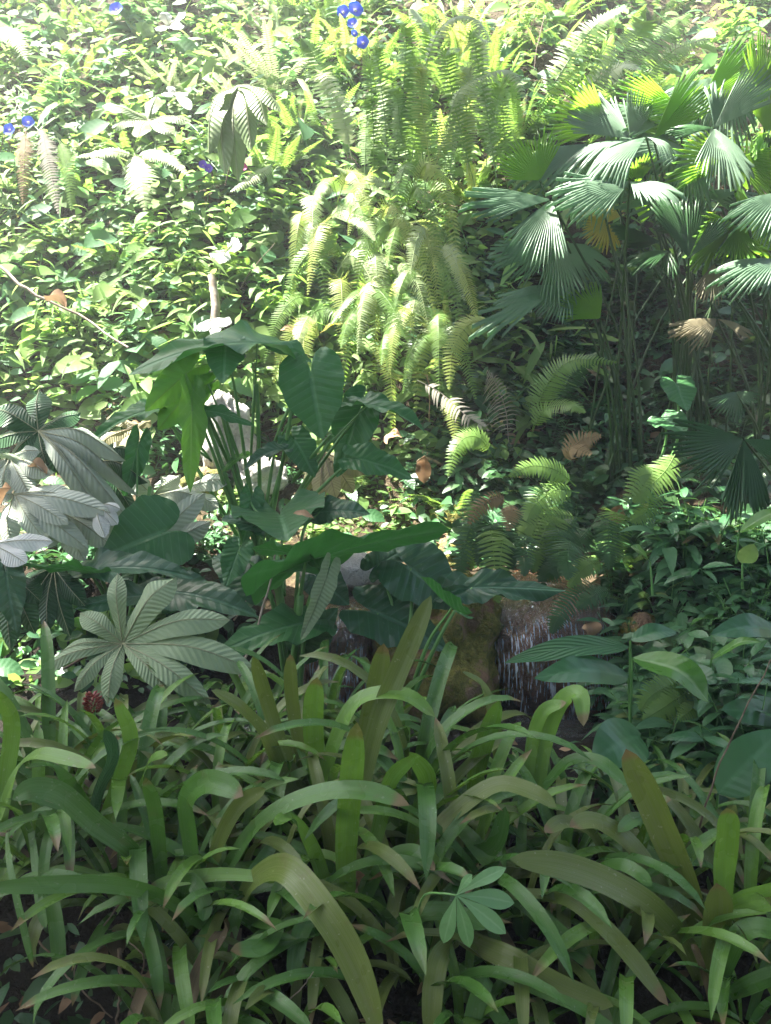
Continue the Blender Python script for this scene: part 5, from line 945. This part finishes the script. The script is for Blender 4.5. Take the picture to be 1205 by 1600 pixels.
# morning glories and other flowers
def flower(px, py, Y, s, lab, mat='blue', group='blue morning glories'):
    b = P(px, py, Y); r = thing('morning_glory' if mat == 'blue' else 'wild_flower', b, lab, 'flower', group); g = Geo(); n = nz(np.array([RNG.uniform(-.4, .4), -1, RNG.uniform(.0, .5)])); Mf = frame(np.zeros(3), np.cross(n, (1, 0, 0)), n)
    th = np.linspace(0, 2*PI, 31); V = []; FU = []
    for q in (.05, .2, .45, .75, 1.0):
        rad = q*(1+.05*np.cos(5*th)*q); V.append(np.stack([np.cos(th)*rad, np.sin(th)*rad, np.full(31, .55*q**.55-.5)], 1)*s); FU.append(np.stack([np.sin(2.5*th), np.full(31, q)], 1))
    g.add(np.concatenate(V)@Mf.T+b, [q[::-1] for q in grid_faces(5, 31)], np.concatenate(FU)); part('petals', g, M[mat], r, b)
    g = Geo(); tube(g, [b-n*s*.45, b-n*s*.1], s*.16, s*.05, 8); part('flower_centre', g, M['pistil'], r, b)
    g = Geo(); tube(g, [b-n*s*.4, b-n*s*1.2+np.array([0, 0, -s*.6])], s*.08, s*.06, 5); part('flower_stalk', g, M['stalk'], r, b)
for x, y, s, lab in [(181, 13, 10, 'lone blue morning glory near the top edge of the sunny slope'), (536, 18, 9, 'blue morning glory at the outer end of the top flower cluster'), (556, 14, 11, 'largest blue morning glory of the top flower cluster'), (551, 36, 8, 'small blue morning glory in the middle of the flower cluster'), (554, 52, 5, 'half closed blue morning glory under the flower cluster'), (567, 66, 9, 'blue morning glory hanging lowest below the flower cluster'), (14, 202, 9, 'blue morning glory above the hanging dry fronds'), (44, 190, 9, 'darker blue morning glory close to the hanging dry fronds')]:
    p = hit(x, y, lift=.55); flower(x, y, p[1], s*.95*PXM(p[1]), lab)
for x, y, m, lab in [(317, 257, 'violet', 'small violet flower under the drooping grey palmate leaf'), (326, 263, 'violet', 'tiny violet bud beside the small violet flower'), (380, 260, 'pink', 'small pink flower beside the stalk of the drooping leaf')]:
    p = hit(x, y, lift=.55); flower(x, y, p[1], 6*PXM(p[1]), lab, m, 'small wild flowers')
# ================================================================== GROUND COVER
def cover(name, n, x0, x1, y0, y1, mats, size, lift, seed, droop=.3, flat=.55, ar=(.38, .62)):
    rr = random.Random(seed); G = {m: Geo() for m in mats}
    for k in range(n):
        p = hit(rr.uniform(x0, x1), rr.uniform(y0, y1), 1.2, 14); p = p+np.array([rr.uniform(-.05, .05), -rr.random()*lift*.6, rr.random()*lift-.02]); a = rr.uniform(0, 2*PI)
        d = np.array([math.cos(a), math.sin(a)*.7-.3, rr.uniform(-.5, .4)]); L = size*min(2.0, rr.lognormvariate(-.12, .42)); m = mats[int(rr.random()*len(mats))]
        leafy(G[m], p, d, L, L*rr.uniform(*ar), (rr.uniform(-.9, .9), -.5+rr.uniform(-.6, .6), flat+.2), droop*rr.uniform(0, 1.6), rr.random()-.4, 'ellip', .2, 5, 3)
    for m in mats:
        o = link(name, G[m].mesh(name, M[m])); tag(o, kind='stuff')
cover('undergrowth', 4000, -140, 560, -140, 680, ['herb', 'herb_blue', 'herb_lime'], .15, .25, 21)
cover('undergrowth', 1900, 430, 830, -120, 720, ['herb', 'herb_lime'], .115, .2, 22)
cover('undergrowth', 1800, 780, 1350, -120, 430, ['herb', 'herb_blue'], .14, .22, 23)
cover('undergrowth', 2600, 640, 1350, 430, 880, ['herb_dark', 'fern_dark'], .095, .2, 24)
cover('undergrowth', 1500, 930, 1350, 850, 1260, ['herb_dark', 'broad'], .09, .12, 25)
cover('undergrowth', 900, -140, 420, 660, 1000, ['herb_dark'], .09, .1, 26)
cover('undergrowth', 1500, -140, 900, -140, 640, ['herb_lime', 'herb'], .2, .35, 36, .6, .55, (.12, .22))
cover('undergrowth', 3200, -140, 760, -120, 640, ['herb_lime', 'herb'], .075, .12, 45)
cover('undergrowth', 1400, 560, 1300, -120, 330, ['herb_lime', 'fern'], .085, .16, 46)
cover('undergrowth', 900, 500, 720, 680, 840, ['herb_lime', 'herb'], .05, .06, 37)
cover('undergrowth', 500, -60, 330, 960, 1080, ['herb_dark', 'herb'], .08, .1, 41)
cover('undergrowth', 900, 680, 1010, 690, 880, ['fern_dark', 'herb_dark'], .08, .12, 42)
cover('undergrowth', 900, -100, 620, 600, 860, ['herb_dark', 'herb'], .08, .1, 38)
cover('undergrowth', 160, -60, 330, 1440, 1640, ['herb_dark', 'fern_dark'], .06, .05, 39)
cover('leaf_litter', 14, -60, 400, 1420, 1640, ['dry', 'brom_brown'], .07, .03, 40, .1, .7)
cover('leaf_litter', 2200, -140, 1350, -120, 760, ['dry', 'brom_brown'], .09, .03, 27, .1, .7)
cover('leaf_litter', 500, 100, 1300, 1150, 1650, ['dry', 'brom_brown'], .07, .03, 28, .1, .7)
# fine dry grass stems over the slope
rr = random.Random(31); G = Geo()
for k in range(1500):
    p = hit(rr.uniform(-100, 1300), rr.uniform(-100, 740), 3, 14); a = rr.uniform(0, 6.28); L = rr.uniform(.12, .4); d = np.array([math.cos(a)*.6, math.sin(a)*.4-.2, rr.uniform(.1, .9)])
    tube(G, [p, p+d*L*.5+np.array([0, 0, .03]), p+d*L-np.array([0, 0, L*.15])], .003, .001, 3)
tag(link('dry_grass', G.mesh('dry_grass', M['twig'])), kind='stuff')
# trailing vines
for k in range(44):
    rr = random.Random(1200+k); x, y = rr.uniform(-40, 760), rr.uniform(-40, 560); pts = []; dx = rr.uniform(-22, 22)
    for j in range(7): pts.append(hit(x, y, lift=.16+.12*rr.random())); x += dx+rr.uniform(-12, 12); y += rr.uniform(12, 34)
    pts = spline(pts, 30); b = pts[0]; r = thing('trailing_vine', b, 'trailing vine', 'vine', 'vines trailing over the sunny slope'); g = Geo(); tube(g, pts, .004, .002, 5); part('vine_stem', g, M['stalk' if k % 3 else 'twig'], r, b); g = Geo()
    for j in range(1, 30):
        sd_ = 1 if j % 2 else -1; L = rr.uniform(.075, .135)*(1-.012*j); d = np.array([sd_*rr.uniform(.5, 1), rr.uniform(-.7, -.1), rr.uniform(-.5, .35)])
        leafy(g, pts[j]+nz(d)*.025, d, L, L*rr.uniform(.6, .8), (sd_*-.2+rr.uniform(-.3, .3), -.55, .8), rr.uniform(.1, .6), rr.random()-.5, 'heartlet', .16, 7, 5)
    part('foliage', g, M[['herb', 'herb_blue', 'herb_lime', 'herb'][k % 4]], r, b); zlabel(r, ['round leaved trailing vine', 'cool green trailing vine', 'lime leaved trailing vine', 'thin trailing vine'][k % 4], 'vine', 'vines trailing over the sunny slope', pts[14])
# ================================================================== OVERHEAD TREES (unseen; added and shaped to shade the stream and the bed)
def canopy(x, y, label, blobs, seed, leafs):
    rr = random.Random(seed); z0 = float(H(x, y))-.1; b = np.array([x, y, z0]); r = thing('unseen_shade_tree', b, label, 'tree', 'unseen trees added for shade'); g = Geo()
    c0 = np.mean([q[:3] for q in blobs], axis=0); f = np.array([b[0]*.7+c0[0]*.3, b[1]*.7+c0[1]*.3, c0[2]*.55])
    tube(g, spline([b, b*.5+f*.5+np.array([.1, .05, 0]), f], 12), .2, .13, 12)
    for q in blobs: tube(g, spline([f-np.array([0, 0, .3]), f*.5+np.array(q[:3])*.5+np.array([rr.uniform(-.2, .2), 0, .2]), np.array(q[:3])], 9), .09, .03, 8)
    part('trunk', g, M['bark'], r, b); g = Geo()
    for k in range(leafs):
        q = blobs[k % len(blobs)]; v = nz(np.array([rr.gauss(0, 1) for _ in range(3)]))*rr.random()**.45; p = np.array(q[:3])+v*np.array([q[3], q[4], q[5]]); a = rr.uniform(0, 6.28)
        L = rr.uniform(.24, .4); leafy(g, p, (math.cos(a), math.sin(a), rr.uniform(-.5, .2)), L, L*.5, (rr.uniform(-.5, .5), rr.uniform(-.5, .5), 1), .3, rr.random()-.5, 'ellip', .15, 4, 3)
    part('crown', g, M['crown'], r, b)
CAN = True
canopy(-4.6, 2.4, 'unseen tree with crown shaped to shade the stream on the wilted leaf side', [(-4.9, 3.0, 6.9, 1.1, .9, .5), (-3.4, 4.0, 7.0, 1.2, 1.1, .5), (-2.2, 4.1, 7.0, 1.2, 1.1, .5), (-1.0, 3.5, 7.1, 1.2, 1.1, .5), (-2.9, 4.9, 7.1, .8, .45, .4),
    (-3.4, 2.3, 6.9, 1.5, 1.2, .5), (-1.9, 2.5, 7.0, 1.3, 1.1, .5), (-1.6, 4.3, 7.1, .8, .45, .4), (-.4, 2.2, 7.1, 1.1, 1.1, .5), (-1.2, .6, 7.0, 1.4, 1.2, .5)], 51, 13500)
canopy(4.3, 4.0, 'unseen tree with crown spread to shade the bank on the palm side', [(-1.1, 6.75, 7.1, .7, .5, .4), (-1.3, 5.95, 7.1, .5, .3, .3), (-.4, 6.85, 7.2, .8, .5, .4), (.5, 6.9, 7.3, .8, .5, .4), (2.2, 2.6, 7.1, 1.5, 1.4, .5), (.4, 2.9, 7.1, 1.2, 1.1, .5), (3.4, 4.4, 7.3, 1.4, 1.4, .5), (.6, .9, 7.0, 1.5, 1.2, .5), (2.4, .8, 7.0, 1.5, 1.2, .5)], 52, 11000)  # far crown clumps placed to darken the ground below the palms
canopy(-3.2, -3.2, 'unseen tree added behind the path to block sky, wilted leaf side', [(-3.6, -2.6, 2.2, 1.3, .9, 1.4), (-1.6, -3.2, 2.0, 1.4, .9, 1.3), (-3.2, -3.4, 4.6, 1.6, 1.0, 1.3), (-1.2, -3.6, 4.4, 1.6, 1.0, 1.2), (-4.6, -.6, 2.8, .9, 1.5, 1.5), (-2.6, -1.3, 6.6, 1.4, 1.1, .5), (-.4, -1.3, 6.7, 1.4, 1.1, .5)], 53, 8000)  # added behind the camera to cut low sky light
canopy(2.4, -3.4, 'unseen tree added behind the path to block sky, palm side', [(.6, -3.3, 2.0, 1.4, .9, 1.3), (2.6, -3.0, 2.2, 1.4, .9, 1.4), (1.2, -3.7, 4.4, 1.6, 1.0, 1.2), (3.4, -3.2, 4.6, 1.5, 1.0, 1.3), (4.3, -.4, 2.8, .9, 1.5, 1.5), (1.6, -1.3, 6.6, 1.4, 1.1, .5), (3.6, -1.0, 6.4, 1.3, 1.2, .5), (5.2, 1.6, 4.2, .8, 1.5, 1.5)], 54, 9000)
# ================================================================== AIR (thin volume added to imitate lens glare)
g = Geo(); x0, x1, y0, y1, z0, z1 = -64, 64, -44, 84, -2.0, 11.5
g.add([(x, y, z) for z in (z0, z1) for y in (y0, y1) for x in (x0, x1)], [(0, 2, 3, 1), (4, 5, 7, 6), (0, 1, 5, 4), (2, 6, 7, 3), (0, 4, 6, 2), (1, 3, 7, 5)])
hm = bpy.data.materials.new('glare_haze'); hm.use_nodes = True; hm.node_tree.nodes.clear(); ho = hm.node_tree.nodes.new('ShaderNodeOutputMaterial'); pv = hm.node_tree.nodes.new('ShaderNodeVolumePrincipled')
pv.inputs['Color'].default_value = (.92, .95, .9, 1); pv.inputs['Density'].default_value = .011; pv.inputs['Anisotropy'].default_value = .3; hm.node_tree.links.new(pv.outputs[0], ho.inputs['Volume'])
tag(link('glare_haze', g.mesh('glare_haze', hm)), kind='stuff')
# ================================================================== CAMERA, LIGHT, SKY
flush_labels()
cd = bpy.data.cameras.new('camera'); cam_o = bpy.data.objects.new('camera', cd); C.objects.link(cam_o); cam_o.location = CAM
cam_o.rotation_euler = (PI/2-PITCH, 0, 0); cd.sensor_fit = 'VERTICAL'; cd.sensor_height = 24; cd.lens = 24*F/1600; cd.clip_end = 500; cd.clip_start = .05
bpy.context.scene.camera = cam_o
SUN = nz(np.array([-.40, .15, .90])); el = math.asin(SUN[2]); az = math.atan2(SUN[0], SUN[1])
sd = bpy.data.lights.new('sun', 'SUN'); sd.energy = 5.0; sd.angle = R(.5); sd.color = (1, .95, .86); so = bpy.data.objects.new('sun', sd); C.objects.link(so)
so.rotation_euler = Vector(SUN.tolist()).to_track_quat('Z', 'Y').to_euler()
w = bpy.data.worlds.new('World'); bpy.context.scene.world = w; w.use_nodes = True; nt = w.node_tree; bg = nt.nodes['Background']
sky = nt.nodes.new('ShaderNodeTexSky'); sky.sky_type = 'NISHITA'; sky.sun_disc = False; sky.sun_elevation = el; sky.sun_rotation = az; sky.altitude = 300; sky.dust_density = 4.0; sky.air_density = 1.0
nt.links.new(sky.outputs[0], bg.inputs[0]); bg.inputs[1].default_value = .07
sc = bpy.context.scene; sc.view_settings.view_transform = 'Standard'; sc.view_settings.look = 'None'; sc.view_settings.gamma = 1; sc.view_settings.exposure = 3.15
sc.cycles.max_bounces = 8; sc.cycles.diffuse_bounces = 4; sc.cycles.transmission_bounces = 6; sc.cycles.transparent_max_bounces = 8; sc.cycles.caustics_reflective = False; sc.cycles.caustics_refractive = False
sc.cycles.use_denoising = True
